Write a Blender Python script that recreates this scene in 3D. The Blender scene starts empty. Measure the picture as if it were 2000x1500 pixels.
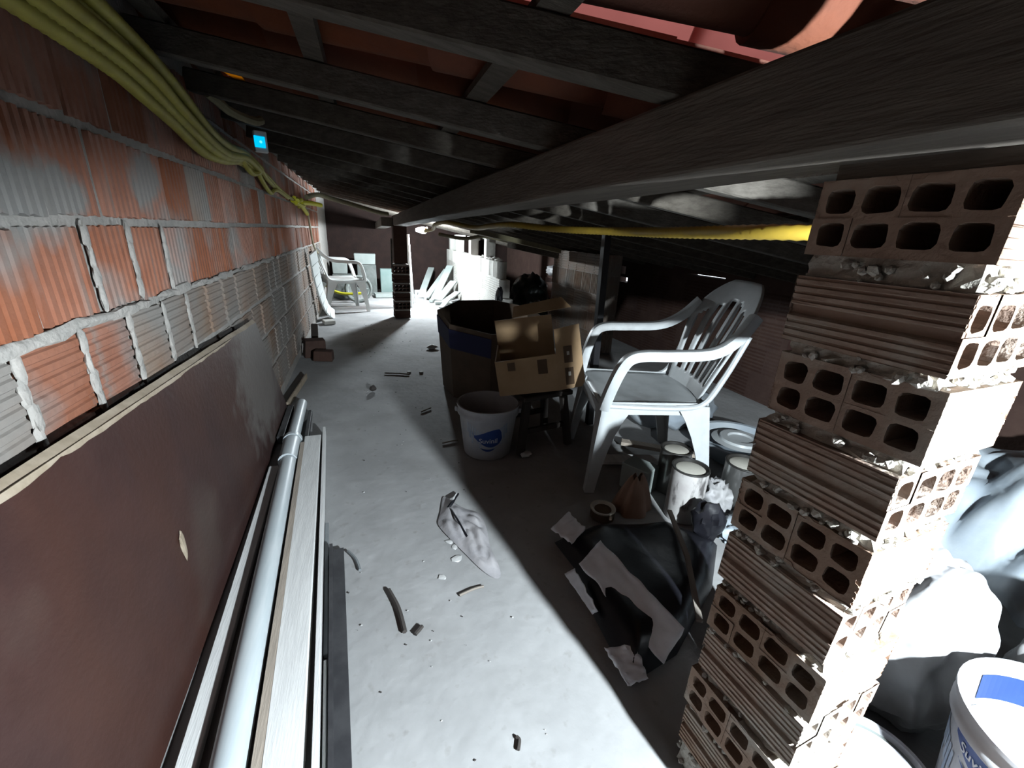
import bpy, bmesh, math, random
from mathutils import Vector, Matrix, noise
random.seed(7)
SC = bpy.context.scene
COL = SC.collection
PI = math.pi

# ------------------------------------------------------------------ camera, world, lights, exposure
cam_d = bpy.data.cameras.new('camera')
cam_d.sensor_width = 36.0
cam_d.lens = 36.0 * 821.0 / 2000.0
cam_d.clip_start = 0.02
cam = bpy.data.objects.new('camera', cam_d)
COL.objects.link(cam)
cr = Vector((0.9497, -0.3095, 0.0485)); cd = Vector((-0.0595, -0.3302, -0.9421)); cf = Vector((0.3076, 0.8917, -0.3319))
m = Matrix.Identity(4)
for i in range(3):
    m[i][0] = cr[i]; m[i][1] = -cd[i]; m[i][2] = -cf[i]
m[2][3] = 1.05
cam.matrix_world = m
SC.camera = cam

w = bpy.data.worlds.new('daylight'); SC.world = w
w.use_nodes = True
bg = w.node_tree.nodes['Background']
bg.inputs[0].default_value = (0.82, 0.90, 1.0, 1)
bg.inputs[1].default_value = 2.2

SC.view_settings.view_transform = 'Standard'
SC.view_settings.look = 'None'
SC.view_settings.gamma = 1.0
SC.view_settings.use_curve_mapping = False
SC.view_settings.exposure = 0.0

NEAR_LAMP = (0.706, -0.36, 0.86)
NEAR_I = 25.0            # radiant intensity of the work lamp
FAR_LAMP = (0.715, 6.36, 1.065)
FAR_I = 28.0
LAMP_COL = (0.84, 0.94, 1.0)

# ------------------------------------------------------------------ materials
ALB = 0.55
def A3(c): return tuple(x * ALB for x in c)
def mat(name, col, rough=0.8, col2=None, scale=8.0, mixlo=0.4, mixhi=0.65, bump=0.0, bscale=40.0,
        metal=0.0, detail=5.0, rnd=0.0, coords='Object', stretch=None, spec=0.3, trans=0.0, extra=None):
    M = bpy.data.materials.new(name); M.use_nodes = True
    nt = M.node_tree; N = nt.nodes; L = nt.links
    b = N['Principled BSDF']
    col = A3(col); col2 = A3(col2) if col2 is not None else None
    b.inputs['Roughness'].default_value = rough
    b.inputs['Metallic'].default_value = metal
    b.inputs['Specular IOR Level'].default_value = spec
    if coords == 'World':
        tc = N.new('ShaderNodeNewGeometry'); src = tc.outputs['Position']
    else:
        tc = N.new('ShaderNodeTexCoord'); src = tc.outputs['Object']
    if stretch:
        mp = N.new('ShaderNodeMapping'); mp.inputs['Scale'].default_value = stretch
        L.new(src, mp.inputs['Vector']); src = mp.outputs['Vector']
    c_out = None
    if col2 is not None:
        nz = N.new('ShaderNodeTexNoise'); nz.inputs['Scale'].default_value = scale
        nz.inputs['Detail'].default_value = detail; nz.inputs['Roughness'].default_value = 0.62
        L.new(src, nz.inputs['Vector'])
        rp = N.new('ShaderNodeValToRGB')
        rp.color_ramp.elements[0].position = mixlo; rp.color_ramp.elements[0].color = (*col, 1)
        rp.color_ramp.elements[1].position = mixhi; rp.color_ramp.elements[1].color = (*col2, 1)
        L.new(nz.outputs['Fac'], rp.inputs['Fac'])
        c_out = rp.outputs['Color']
    else:
        rgb = N.new('ShaderNodeRGB'); rgb.outputs[0].default_value = (*col, 1); c_out = rgb.outputs[0]
    if rnd > 0:
        oi = N.new('ShaderNodeObjectInfo')
        mr = N.new('ShaderNodeMapRange'); mr.inputs['To Min'].default_value = 1 - rnd; mr.inputs['To Max'].default_value = 1 + rnd * 0.6
        L.new(oi.outputs['Random'], mr.inputs['Value'])
        hs = N.new('ShaderNodeHueSaturation')
        L.new(mr.outputs['Result'], hs.inputs['Value'])
        mr2 = N.new('ShaderNodeMapRange'); mr2.inputs['From Min'].default_value = 1; mr2.inputs['From Max'].default_value = 0
        mr2.inputs['To Min'].default_value = 1 - rnd * 0.9; mr2.inputs['To Max'].default_value = 1.1
        L.new(oi.outputs['Random'], mr2.inputs['Value']); L.new(mr2.outputs['Result'], hs.inputs['Saturation'])
        L.new(c_out, hs.inputs['Color']); c_out = hs.outputs['Color']
    if extra:
        c_out = extra(nt, c_out)
    L.new(c_out, b.inputs['Base Color'])
    if bump > 0:
        bn = N.new('ShaderNodeTexNoise'); bn.inputs['Scale'].default_value = bscale; bn.inputs['Detail'].default_value = 6
        L.new(src, bn.inputs['Vector'])
        bp = N.new('ShaderNodeBump'); bp.inputs['Strength'].default_value = bump; bp.inputs['Distance'].default_value = 0.01
        L.new(bn.outputs['Fac'], bp.inputs['Height']); L.new(bp.outputs['Normal'], b.inputs['Normal'])
    return M

def mix_noise(nt, base, color, scale, lo, hi, amount=1.0, world=True, detail=4, stretch=None):
    """cover `base` with `color` where a noise field is high (dust, cement smears, wear)"""
    N = nt.nodes; L = nt.links
    if world:
        g = N.new('ShaderNodeNewGeometry'); src = g.outputs['Position']
    else:
        g = N.new('ShaderNodeTexCoord'); src = g.outputs['Object']
    if stretch:
        mp = N.new('ShaderNodeMapping'); mp.inputs['Scale'].default_value = stretch
        L.new(src, mp.inputs['Vector']); src = mp.outputs['Vector']
    nz = N.new('ShaderNodeTexNoise'); nz.inputs['Scale'].default_value = scale; nz.inputs['Detail'].default_value = detail
    L.new(src, nz.inputs['Vector'])
    mr = N.new('ShaderNodeMapRange'); mr.inputs['From Min'].default_value = lo; mr.inputs['From Max'].default_value = hi
    mr.inputs['To Max'].default_value = amount
    L.new(nz.outputs['Fac'], mr.inputs['Value'])
    mx = N.new('ShaderNodeMix'); mx.data_type = 'RGBA'
    L.new(mr.outputs['Result'], mx.inputs[0]); L.new(base, mx.inputs[6]); mx.inputs[7].default_value = (*A3(color), 1)
    return mx.outputs[2]

def mix_spot(nt, base, color, center, radius, amount=1.0, squash=(1, 1, 1)):
    """a cement smear of its own shape around a world point, with a ragged rim"""
    N = nt.nodes; L = nt.links
    g = N.new('ShaderNodeNewGeometry')
    sub = N.new('ShaderNodeVectorMath'); sub.operation = 'SUBTRACT'; sub.inputs[1].default_value = center
    L.new(g.outputs['Position'], sub.inputs[0])
    ml = N.new('ShaderNodeVectorMath'); ml.operation = 'MULTIPLY'; ml.inputs[1].default_value = squash
    L.new(sub.outputs[0], ml.inputs[0])
    ln = N.new('ShaderNodeVectorMath'); ln.operation = 'LENGTH'; L.new(ml.outputs[0], ln.inputs[0])
    nz = N.new('ShaderNodeTexNoise'); nz.inputs['Scale'].default_value = 14; nz.inputs['Detail'].default_value = 5
    L.new(g.outputs['Position'], nz.inputs['Vector'])
    ad = N.new('ShaderNodeMath'); ad.operation = 'MULTIPLY_ADD'; ad.inputs[1].default_value = radius * 1.4; 
    L.new(nz.outputs['Fac'], ad.inputs[0]); L.new(ln.outputs['Value'], ad.inputs[2])
    mr = N.new('ShaderNodeMapRange'); mr.inputs['From Min'].default_value = radius * 1.9; mr.inputs['From Max'].default_value = radius * 1.45
    mr.inputs['To Max'].default_value = amount
    L.new(ad.outputs[0], mr.inputs['Value'])
    mx = N.new('ShaderNodeMix'); mx.data_type = 'RGBA'
    L.new(mr.outputs['Result'], mx.inputs[0]); L.new(base, mx.inputs[6]); mx.inputs[7].default_value = (*A3(color), 1)
    return mx.outputs[2]

CEM = (0.31, 0.305, 0.29)
def wall_extra(nt, c):
    c = mix_noise(nt, c, CEM, 3.2, 0.52, 0.66, 0.85)
    c = mix_noise(nt, c, (0.32, 0.28, 0.25), 5.0, 0.55, 0.72, 0.6, stretch=(1, 5, 0.6))
    c = mix_spot(nt, c, CEM, (-0.55, 1.05, 1.07), 0.085, 0.95, (1, 0.6, 1.2))
    c = mix_spot(nt, c, CEM, (-0.55, 1.50, 1.14), 0.075, 0.9, (1, 0.8, 1.0))
    c = mix_spot(nt, c, CEM, (-0.56, 2.45, 0.36), 0.16, 0.9, (1, 1.0, 0.6))
    return c
M_clay_wall = mat('wall_brick_clay', (0.40, 0.145, 0.078), 0.9, (0.47, 0.20, 0.125), 7, bump=0.35, bscale=60, rnd=0.28, coords='World', extra=wall_extra)
def pale_extra(nt, c):
    return mix_noise(nt, c, CEM, 2.6, 0.36, 0.6, 0.8)
M_clay_pale = mat('dusty_wall_brick_clay', (0.36, 0.22, 0.145), 0.9, (0.42, 0.315, 0.24), 5, bump=0.3, bscale=60, rnd=0.2, coords='World', extra=pale_extra)
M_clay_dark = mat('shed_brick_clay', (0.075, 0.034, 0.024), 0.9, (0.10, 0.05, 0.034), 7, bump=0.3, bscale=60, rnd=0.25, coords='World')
def pil_extra(nt, c):
    return mix_noise(nt, c, (0.62, 0.57, 0.50), 9, 0.50, 0.68, 0.75)
M_clay_far = mat('dark_brick_clay', (0.030, 0.015, 0.012), 0.9, (0.045, 0.022, 0.017), 7, bump=0.3, bscale=60, rnd=0.25, coords='World')  # very dark even tone for the back wall bricks
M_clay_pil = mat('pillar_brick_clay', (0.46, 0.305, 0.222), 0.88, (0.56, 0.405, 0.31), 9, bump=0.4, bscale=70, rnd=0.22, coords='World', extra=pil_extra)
M_pilmortar = mat('pillar_mortar', (0.56, 0.52, 0.46), 0.95, (0.72, 0.67, 0.59), 20, bump=0.9, bscale=55, coords='World')
M_mortar = mat('mortar', (0.44, 0.42, 0.39), 0.95, (0.56, 0.52, 0.48), 20, bump=0.7, bscale=55, coords='World')
M_lime = mat('whitewashed_brick', (0.66, 0.64, 0.58), 0.9, (0.74, 0.72, 0.67), 9, bump=0.35, bscale=40, rnd=0.1, coords='World')
def floor_extra(nt, c):
    c = mix_noise(nt, c, (0.30, 0.29, 0.28), 1.6, 0.52, 0.75, 0.6)
    c = mix_noise(nt, c, (0.62, 0.62, 0.62), 5.5, 0.55, 0.75, 0.5)
    c = mix_noise(nt, c, (0.23, 0.20, 0.18), 24, 0.62, 0.78, 0.5, detail=6)
    return c
M_floor = mat('dusty_concrete', (0.43, 0.43, 0.43), 0.95, (0.52, 0.52, 0.52), 3.0, bump=0.35, bscale=22, coords='World', detail=8, extra=floor_extra, spec=0.25)
M_wood = mat('grey_roof_timber', (0.10, 0.085, 0.068), 0.85, (0.16, 0.14, 0.115), 6, bump=0.35, bscale=18, stretch=(1, 9, 9), rnd=0.2)
M_beam = mat('dark_beam_timber', (0.15, 0.125, 0.105), 0.85, (0.21, 0.18, 0.15), 5, bump=0.35, bscale=22, stretch=(9, 1, 9))
M_tile = mat('roof_tile_clay', (0.26, 0.075, 0.032), 0.9, (0.20, 0.066, 0.036), 6, bump=0.3, bscale=50, rnd=0.25, coords='World')
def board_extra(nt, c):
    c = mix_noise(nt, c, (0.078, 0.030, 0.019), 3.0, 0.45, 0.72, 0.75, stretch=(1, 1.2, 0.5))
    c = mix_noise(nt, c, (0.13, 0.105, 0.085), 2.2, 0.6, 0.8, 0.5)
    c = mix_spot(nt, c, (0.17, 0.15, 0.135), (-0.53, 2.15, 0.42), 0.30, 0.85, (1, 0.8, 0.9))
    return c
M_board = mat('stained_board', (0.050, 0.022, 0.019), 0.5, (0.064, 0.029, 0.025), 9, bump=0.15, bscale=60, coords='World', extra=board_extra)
M_boardedge = mat('raw_board_edge', (0.40, 0.32, 0.23), 0.85, (0.52, 0.43, 0.33), 16, bump=0.3, coords='World')
M_yellow = mat('yellow_conduit', (0.62, 0.56, 0.10), 0.6, (0.50, 0.44, 0.09), 20)
M_amber = mat('amber_conduit', (0.62, 0.42, 0.05), 0.5, (0.50, 0.34, 0.05), 20)
M_drab = mat('dusty_conduit', (0.40, 0.36, 0.22), 0.7, (0.33, 0.29, 0.18), 20)
M_brightyellow = mat('bright_yellow_plastic', (0.82, 0.78, 0.04), 0.5)
def dirty_extra(nt, c):
    return mix_noise(nt, c, (0.42, 0.39, 0.36), 6, 0.55, 0.78, 0.55, world=False)
M_white = mat('white_plastic', (0.68, 0.71, 0.72), 0.42, (0.60, 0.63, 0.64), 12, extra=dirty_extra)
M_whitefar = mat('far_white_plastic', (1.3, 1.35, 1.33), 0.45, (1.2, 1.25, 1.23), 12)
M_bucket = mat('bucket_plastic', (0.60, 0.60, 0.63), 0.4, (0.50, 0.51, 0.55), 9, extra=dirty_extra)
M_blue = mat('label_blue', (0.03, 0.075, 0.30), 0.45)
M_palebl = mat('label_pale_blue', (0.38, 0.47, 0.62), 0.5, (0.58, 0.62, 0.70), 14)
M_print = mat('white_print', (0.82, 0.84, 0.90), 0.5)
M_midblue = mat('mid_blue_plastic', (0.02, 0.05, 0.17), 0.4, (0.03, 0.07, 0.20), 5)
M_card = mat('cardboard', (0.43, 0.28, 0.15), 0.85, (0.49, 0.33, 0.19), 6, bump=0.1, bscale=30)
M_carddark = mat('brown_drum_board', (0.15, 0.105, 0.075), 0.8, (0.20, 0.14, 0.10), 5)
M_navy = mat('navy_print', (0.035, 0.04, 0.12), 0.7)
M_inkbrown = mat('dark_brown_print', (0.11, 0.065, 0.035), 0.8)
M_black = mat('black_plastic', (0.012, 0.012, 0.016), 0.32, (0.02, 0.02, 0.026), 12, bump=0.25, bscale=14)
M_blackmetal = mat('black_painted_steel', (0.02, 0.02, 0.024), 0.45, (0.035, 0.033, 0.035), 12)
M_sheen = mat('painted_sheen', (1.35, 1.40, 1.5), 0.3, (1.2, 1.25, 1.35), 9, bump=0.3, bscale=12)  # pale colour stands for light falling on the black sack
M_tin = mat('tinplate', (0.62, 0.62, 0.60), 0.28, (0.45, 0.44, 0.43), 8, metal=0.85, stretch=(3, 3, 0.6))
def can_extra(nt, c):
    return mix_noise(nt, c, (0.10, 0.09, 0.09), 9, 0.52, 0.62, 0.9, world=False, stretch=(2.5, 2.5, 1))
M_canlabel = mat('smeared_can_label', (0.66, 0.64, 0.62), 0.5, (0.55, 0.52, 0.51), 12, extra=can_extra)
M_lid = mat('pale_paint_lid', (0.72, 0.69, 0.60), 0.5, (0.64, 0.61, 0.54), 9)
M_darkrim = mat('dark_can_rim', (0.035, 0.033, 0.03), 0.4)
M_pvc = mat('grey_pvc', (0.72, 0.80, 0.84), 0.4, (0.84, 0.90, 0.93), 6, stretch=(6, 0.7, 6))
M_plankw = mat('white_painted_plank', (0.95, 0.95, 0.94), 0.7, (1.1, 1.1, 1.08), 9, bump=0.15, stretch=(6, 0.6, 6))
M_plankt = mat('tan_plank_edge', (0.50, 0.43, 0.36), 0.8, (0.62, 0.53, 0.44), 9, bump=0.2, stretch=(6, 0.6, 6))
M_greyrod = mat('grey_rod', (0.22, 0.24, 0.25), 0.6, (0.28, 0.30, 0.31), 9)
M_darkbar = mat('dark_angle_iron', (0.045, 0.045, 0.05), 0.55, (0.075, 0.075, 0.08), 14)
M_cloth = mat('grey_white_rag', (0.55, 0.53, 0.54), 0.9, (0.42, 0.41, 0.43), 9, bump=0.3, bscale=40)
M_whitebag = mat('thin_white_bag', (0.48, 0.475, 0.475), 0.5, (0.40, 0.395, 0.405), 7, bump=0.3, bscale=16)
M_sack = mat('tan_paper_sack', (0.44, 0.27, 0.19), 0.8, (0.52, 0.34, 0.26), 9)
M_tarp = mat('grey_blue_tarp', (0.46, 0.53, 0.60), 0.5, (0.58, 0.64, 0.68), 5, bump=0.25, bscale=12)
M_teal = mat('faded_teal_box', (0.24, 0.34, 0.32), 0.7, (0.30, 0.39, 0.37), 5)
M_greybox = mat('pale_grey_box', (0.45, 0.50, 0.48), 0.7, (0.38, 0.43, 0.41), 5)
M_rubber = mat('dusty_rubber', (0.16, 0.18, 0.17), 0.75, (0.24, 0.26, 0.25), 7)
M_chip = mat('white_chip', (0.74, 0.74, 0.73), 0.8)
M_crumb = mat('dark_crumb', (0.07, 0.06, 0.055), 0.9)
M_stick = mat('dry_stick', (0.34, 0.30, 0.26), 0.9)
M_darkwood = mat('dark_stool_wood', (0.055, 0.045, 0.04), 0.75, (0.08, 0.065, 0.055), 9)
M_greencloth = mat('dark_green_bag', (0.012, 0.03, 0.024), 0.35, (0.02, 0.022, 0.022), 9, bump=0.3, bscale=10)

def emis(name, col, s):
    M = bpy.data.materials.new(name); M.use_nodes = True
    nt = M.node_tree; nt.nodes.remove(nt.nodes['Principled BSDF'])
    e = nt.nodes.new('ShaderNodeEmission'); e.inputs[0].default_value = (*col, 1); e.inputs[1].default_value = s
    nt.links.new(e.outputs[0], nt.nodes['Material Output'].inputs[0])
    return M

# ------------------------------------------------------------------ mesh helpers
class MB:
    def __init__(s): s.v = []; s.f = []
    def add(s, vs, fs):
        o = len(s.v); s.v += [tuple(p) for p in vs]; s.f += [tuple(i + o for i in f) for f in fs]; return s
    def box(s, c, d, R=None, taper=1.0):
        hx, hy, hz = d[0] / 2, d[1] / 2, d[2] / 2
        vs = []
        for z in (-1, 1):
            k = taper if z > 0 else 1.0
            for x, y in ((-1, -1), (1, -1), (1, 1), (-1, 1)):
                p = Vector((x * hx * k, y * hy * k, z * hz))
                if R is not None: p = R @ p
                vs.append(p + Vector(c))
        return s.add(vs, [(3, 2, 1, 0), (4, 5, 6, 7), (0, 1, 5, 4), (1, 2, 6, 5), (2, 3, 7, 6), (3, 0, 4, 7)])
    def bar(s, a, b, wd, ht, up=(0, 0, 1), w2=None, h2=None):
        a = Vector(a); b = Vector(b); d = (b - a).normalized(); u = Vector(up)
        x = d.cross(u).normalized(); u = x.cross(d)
        vs = []
        for p, W, H in ((a, wd, ht), (b, w2 or wd, h2 or ht)):
            for i, j in ((-1, -1), (1, -1), (1, 1), (-1, 1)): vs.append(p + x * (i * W / 2) + u * (j * H / 2))
        return s.add(vs, [(0, 1, 2, 3), (7, 6, 5, 4), (0, 4, 5, 1), (1, 5, 6, 2), (2, 6, 7, 3), (3, 7, 4, 0)])
    def tube(s, path, r, n=10, cap=True, corr=0.0, pitch=0.012):
        P = [Vector(p) for p in path]
        rr = r if isinstance(r, (list, tuple)) else [r] * len(P)
        up = Vector((0.13, 0.21, 0.97)).normalized(); rings = []
        for i, p in enumerate(P):
            t = (P[min(i + 1, len(P) - 1)] - P[max(i - 1, 0)]).normalized()
            x = t.cross(up)
            if x.length < 1e-3: x = t.cross(Vector((1, 0, 0)))
            x.normalize(); y = x.cross(t).normalized(); up = y
            q = rr[i] * (1 + (corr if i % 2 else -corr))
            rings.append([p + (x * math.cos(2 * PI * k / n) + y * math.sin(2 * PI * k / n)) * q for k in range(n)])
        vs = [q for R in rings for q in R]; fs = []
        for i in range(len(P) - 1):
            for k in range(n):
                a = i * n + k; b = i * n + (k + 1) % n
                fs.append((a, b, b + n, a + n))
        if cap:
            fs.append(tuple(range(n))[::-1]); fs.append(tuple(range((len(P) - 1) * n, len(P) * n)))
        return s.add(vs, fs)
    def lathe(s, prof, n=32, c=(0, 0, 0), a0=0.0, a1=2 * PI):
        full = abs(a1 - a0 - 2 * PI) < 1e-6; k = n if full else n + 1
        vs = []
        for r, z in prof:
            for i in range(k):
                a = a0 + (a1 - a0) * i / n
                vs.append((c[0] + r * math.cos(a), c[1] + r * math.sin(a), c[2] + z))
        fs = []
        for j in range(len(prof) - 1):
            for i in range(n):
                a = j * k + i; b = j * k + (i + 1) % k
                fs.append((a, b, b + k, a + k))
        return s.add(vs, fs)
    def grid(s, fn, nu, nv, thick=0.0, both=False):
        vs = [fn(i / nu, j / nv) for j in range(nv + 1) for i in range(nu + 1)]
        fs = [(j * (nu + 1) + i, j * (nu + 1) + i + 1, (j + 1) * (nu + 1) + i + 1, (j + 1) * (nu + 1) + i) for j in range(nv) for i in range(nu)]
        return s.add(vs, fs)

def new_mesh(name, mb, smooth=False):
    me = bpy.data.meshes.new(name)
    me.from_pydata([tuple(p) for p in mb.v], [], mb.f)
    me.update()
    bm = bmesh.new(); bm.from_mesh(me); bmesh.ops.recalc_face_normals(bm, faces=bm.faces); bm.to_mesh(me); bm.free()
    if smooth:
        me.polygons.foreach_set('use_smooth', [True] * len(me.polygons))
        try: me.set_sharp_from_angle(angle=math.radians(42 if smooth is True else 100))
        except Exception: pass
    return me

def obj(name, mb, material, parent=None, smooth=False, loc=None, rot=None):
    me = mb if isinstance(mb, bpy.types.Mesh) else new_mesh(name, mb, smooth)
    if material is not None and not len(me.materials): me.materials.append(material)
    o = bpy.data.objects.new(name, me); COL.objects.link(o)
    if parent is not None: o.parent = parent
    if loc is not None: o.location = loc
    if rot is not None: o.rotation_euler = rot
    return o

def tag(o, label=None, cat=None, group=None, kind=None):
    if label: o['label'] = label
    if cat: o['category'] = cat
    if group: o['group'] = group
    if kind: o['kind'] = kind
    return o

def thing(name, label, cat, loc=(0, 0, 0), rz=0.0, group=None):
    o = bpy.data.objects.new(name, None); COL.objects.link(o)
    o.empty_display_size = 0.05
    o.location = loc; o.rotation_euler = (0, 0, rz)
    return tag(o, label, cat, group)

def solidify(o, t, off=-1):
    md = o.modifiers.new('solid', 'SOLIDIFY'); md.thickness = t; md.offset = off; return o
def bevel(o, wd=0.003, seg=2):
    md = o.modifiers.new('bevel', 'BEVEL'); md.width = wd; md.segments = seg; md.limit_method = 'ANGLE'; return o
def subsurf(o, n=1):
    md = o.modifiers.new('sub', 'SUBSURF'); md.levels = n; md.render_levels = n; return o

def catmull(pts, n=8):
    P = [Vector(p) for p in pts]; out = []
    for i in range(len(P) - 1):
        p0 = P[max(i - 1, 0)]; p1 = P[i]; p2 = P[i + 1]; p3 = P[min(i + 2, len(P) - 1)]
        for k in range(n):
            t = k / n
            out.append(0.5 * ((2 * p1) + (p2 - p0) * t + (2 * p0 - 5 * p1 + 4 * p2 - p3) * t * t + (3 * p1 - p0 - 3 * p2 + p3) * t ** 3))
    out.append(P[-1]); return out

def resample(path, step):
    out = [path[0]]; acc = 0.0
    for a, b in zip(path, path[1:]):
        d = (b - a).length
        while acc + d >= step:
            t = (step - acc) / d; a = a.lerp(b, t); out.append(a.copy()); d = (b - a).length; acc = 0.0
            if d < 1e-9: break
        acc += d
    return out

def hose(mb, pts, r, step=0.014, n=8, corr=0.07):
    mb.tube(resample(catmull(pts, 10), step), r, n, True, corr); return mb

def lump(mb, c, r, seed=0, amp=0.35, sub=3, freq=2.2, flat=None, rot=None, ridge=False):
    """crumpled closed body from an icosphere; r = (rx, ry, rz)"""
    bm = bmesh.new(); bmesh.ops.create_icosphere(bm, subdivisions=sub, radius=1.0)
    vs = []
    for v in bm.verts:
        p = v.co.normalized(); q = p * freq + Vector((seed * 3.7, seed * 1.3, seed * 7.1))
        d = noise.noise(q) * amp + noise.noise(q * 2.3) * amp * 0.5
        if ridge: d = amp * (0.5 - abs(noise.noise(q)) * 1.6) + amp * 0.5 * (0.5 - abs(noise.noise(q * 2.2 + Vector((5, 5, 5)))) * 1.6)
        p = p * (1 + d)
        p = Vector((p.x * r[0], p.y * r[1], p.z * r[2]))
        if rot is not None: p = rot @ p
        p += Vector(c)
        if flat is not None and p.z < flat: p.z = flat
        vs.append(p)
    fs = [tuple(v.index for v in f.verts) for f in bm.faces]; bm.free()
    return mb.add(vs, fs)

def Rz(a): return Matrix.Rotation(a, 3, 'Z')
def Rx(a): return Matrix.Rotation(a, 3, 'X')
def Ry(a): return Matrix.Rotation(a, 3, 'Y')

# ------------------------------------------------------------------ hollow and ribbed bricks
def hollow_brick(a, b, length, rows=2, cols=4, wall=0.0105, seed=0, ribs=9):
    """extruded clay brick along local y: face in xz, b wide (x), a tall (z), holes run through"""
    rnd = random.Random(seed); mb = MB()
    cw = b / cols; ch = a / rows
    def ring(ci, ri):
        x0 = -b / 2 + ci * cw; z0 = -a / 2 + ri * ch; x1 = x0 + cw; z1 = z0 + ch
        tl = wall / 2
        hx0, hx1, hz0, hz1 = x0 + (wall if ci == 0 else tl), x1 - (wall if ci == cols - 1 else tl), z0 + (wall if ri == 0 else tl), z1 - (wall if ri == rows - 1 else tl)
        c = min(hx1 - hx0, hz1 - hz0) * 0.27; q = c * 0.29
        j = lambda: rnd.uniform(-0.0011, 0.0011)
        hole = [(hx0 + c, hz0 + j()), (hx1 - c, hz0 + j()), (hx1 - q, hz0 + q), (hx1 + j(), hz0 + c), (hx1 + j(), hz1 - c), (hx1 - q, hz1 - q),
                (hx1 - c, hz1 + j()), (hx0 + c, hz1 + j()), (hx0 + q, hz1 - q), (hx0 + j(), hz1 - c), (hx0 + j(), hz0 + c), (hx0 + q, hz0 + q)]
        k = c + wall / 2
        cell = [(x0 + k, z0), (x1 - k, z0), (x1, z0), (x1, z0 + k), (x1, z1 - k), (x1, z1), (x1 - k, z1), (x0 + k, z1), (x0, z1), (x0, z1 - k), (x0, z0 + k), (x0, z0)]
        return hole, cell
    for ci in range(cols):
        for ri in range(rows):
            h, ce = ring(ci, ri)
            yj = rnd.uniform(-0.001, 0.001)
            for y, sgn in ((-length / 2 + yj, 1), (length / 2 + yj, -1)):
                vs = [(p[0], y, p[1]) for p in h] + [(p[0], y, p[1]) for p in ce]
                fs = [(i, (i + 1) % 12, 12 + (i + 1) % 12, 12 + i) for i in range(12)]
                mb.add(vs, fs)
            vs = [(p[0], y, p[1]) for y in (-length / 2 + yj, length / 2 + yj) for p in h]
            mb.add(vs, [(i, (i + 1) % 12, 12 + (i + 1) % 12, 12 + i) for i in range(12)])
    def ribbed(p0, p1, nrm, nr):
        # ribbed outer skin from p0 to p1 (xz), running along y; grooves go inward
        pr = []
        dx, dz = p1[0] - p0[0], p1[1] - p0[1]
        seq = []
        for i in range(nr):
            for t, dp in ((0.05, 0.0), (0.55, 0.0), (0.68, 0.0022), (0.92, 0.0022)):
                u = (i + t) / nr
                if abs(u - 0.5) < 0.09: continue
                seq.append((u, dp))
        seq = [q for q in seq if q[0] < 0.5] + [(0.415, 0.0), (0.44, 0.006), (0.56, 0.006), (0.585, 0.0)] + [q for q in seq if q[0] > 0.5]
        for u, dp in seq:
            if True:
                pr.append((p0[0] + dx * u - nrm[0] * dp, p0[1] + dz * u - nrm[1] * dp))
        pr = [p0] + pr + [p1]
        n = len(pr); seg = 4
        vs = []
        for s_ in range(seg + 1):
            y = -length / 2 + length * s_ / seg
            for p in pr:
                jj = rnd.uniform(-0.0006, 0.0006)
                vs.append((p[0] + nrm[0] * jj, y, p[1] + nrm[1] * jj))
        fs = [(s_ * n + i, s_ * n + i + 1, (s_ + 1) * n + i + 1, (s_ + 1) * n + i) for s_ in range(seg) for i in range(n - 1)]
        mb.add(vs, fs)
    ribbed((-b / 2, a / 2), (b / 2, a / 2), (0, 1), 5)
    ribbed((b / 2, -a / 2), (-b / 2, -a / 2), (0, -1), 5)
    ribbed((b / 2, a / 2), (b / 2, -a / 2), (1, 0), ribs)
    ribbed((-b / 2, -a / 2), (-b / 2, a / 2), (-1, 0), ribs)
    return mb

def rib_face(wd, ht, depth, nr, vertical, seed=0):
    """front shell of a ribbed brick; face looks to local +x, wd along y, ht along z, slightly ragged rim"""
    rnd = random.Random(seed); mb = MB()
    span = wd if vertical else ht
    prof = [(-span / 2, -0.006)]
    for i in range(nr):
        b = -span / 2 + span * i / nr; q = span / nr
        prof += [(b + q * 0.08, 0.0), (b + q * 0.58, 0.0), (b + q * 0.70, -0.004), (b + q * 0.95, -0.004)]
    prof += [(span / 2, -0.006)]
    L = ht if vertical else wd; seg = 3
    vs = []; n = len(prof)
    for s_ in range(seg + 1):
        for k, (t, d) in enumerate(prof):
            l = -L / 2 + L * s_ / seg
            if s_ in (0, seg): l += rnd.uniform(-0.003, 0.003) + (0.004 if k in (0, n - 1) else 0) * (1 if s_ == 0 else -1)
            tt = t + (rnd.uniform(-0.0025, 0.0025) if k in (0, n - 1) else 0)
            vs.append((d, tt, l) if vertical else (d, l, tt))
    fs = [(s_ * n + i, s_ * n + i + 1, (s_ + 1) * n + i + 1, (s_ + 1) * n + i) for s_ in range(seg) for i in range(n - 1)]
    rim = [i for i in range(n)] + [s_ * n + n - 1 for s_ in range(1, seg + 1)] + [seg * n + i for i in range(n - 2, -1, -1)] + [s_ * n for s_ in range(seg - 1, 0, -1)]
    o = len(vs)
    for i in rim:
        p = vs[i]; vs.append((-depth, p[1], p[2]))
    k = len(rim)
    fs += [(rim[i], rim[(i + 1) % k], o + (i + 1) % k, o + i) for i in range(k)]
    mb.add(vs, fs); return mb

RF_V = [new_mesh('ribbed_brick_upright', rib_face(0.181, 0.181, 0.02, 7, True, s)) for s in range(3)]
RF_H = [new_mesh('ribbed_brick_flat', rib_face(0.181, 0.181, 0.02, 7, False, s + 9)) for s in range(3)]
def face_sets(material):
    out = []
    for src in (RF_V, RF_H):
        L = []
        for me in src:
            c = me.copy(); c.materials.append(material); L.append(c)
        out.append(L)
    return out

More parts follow.
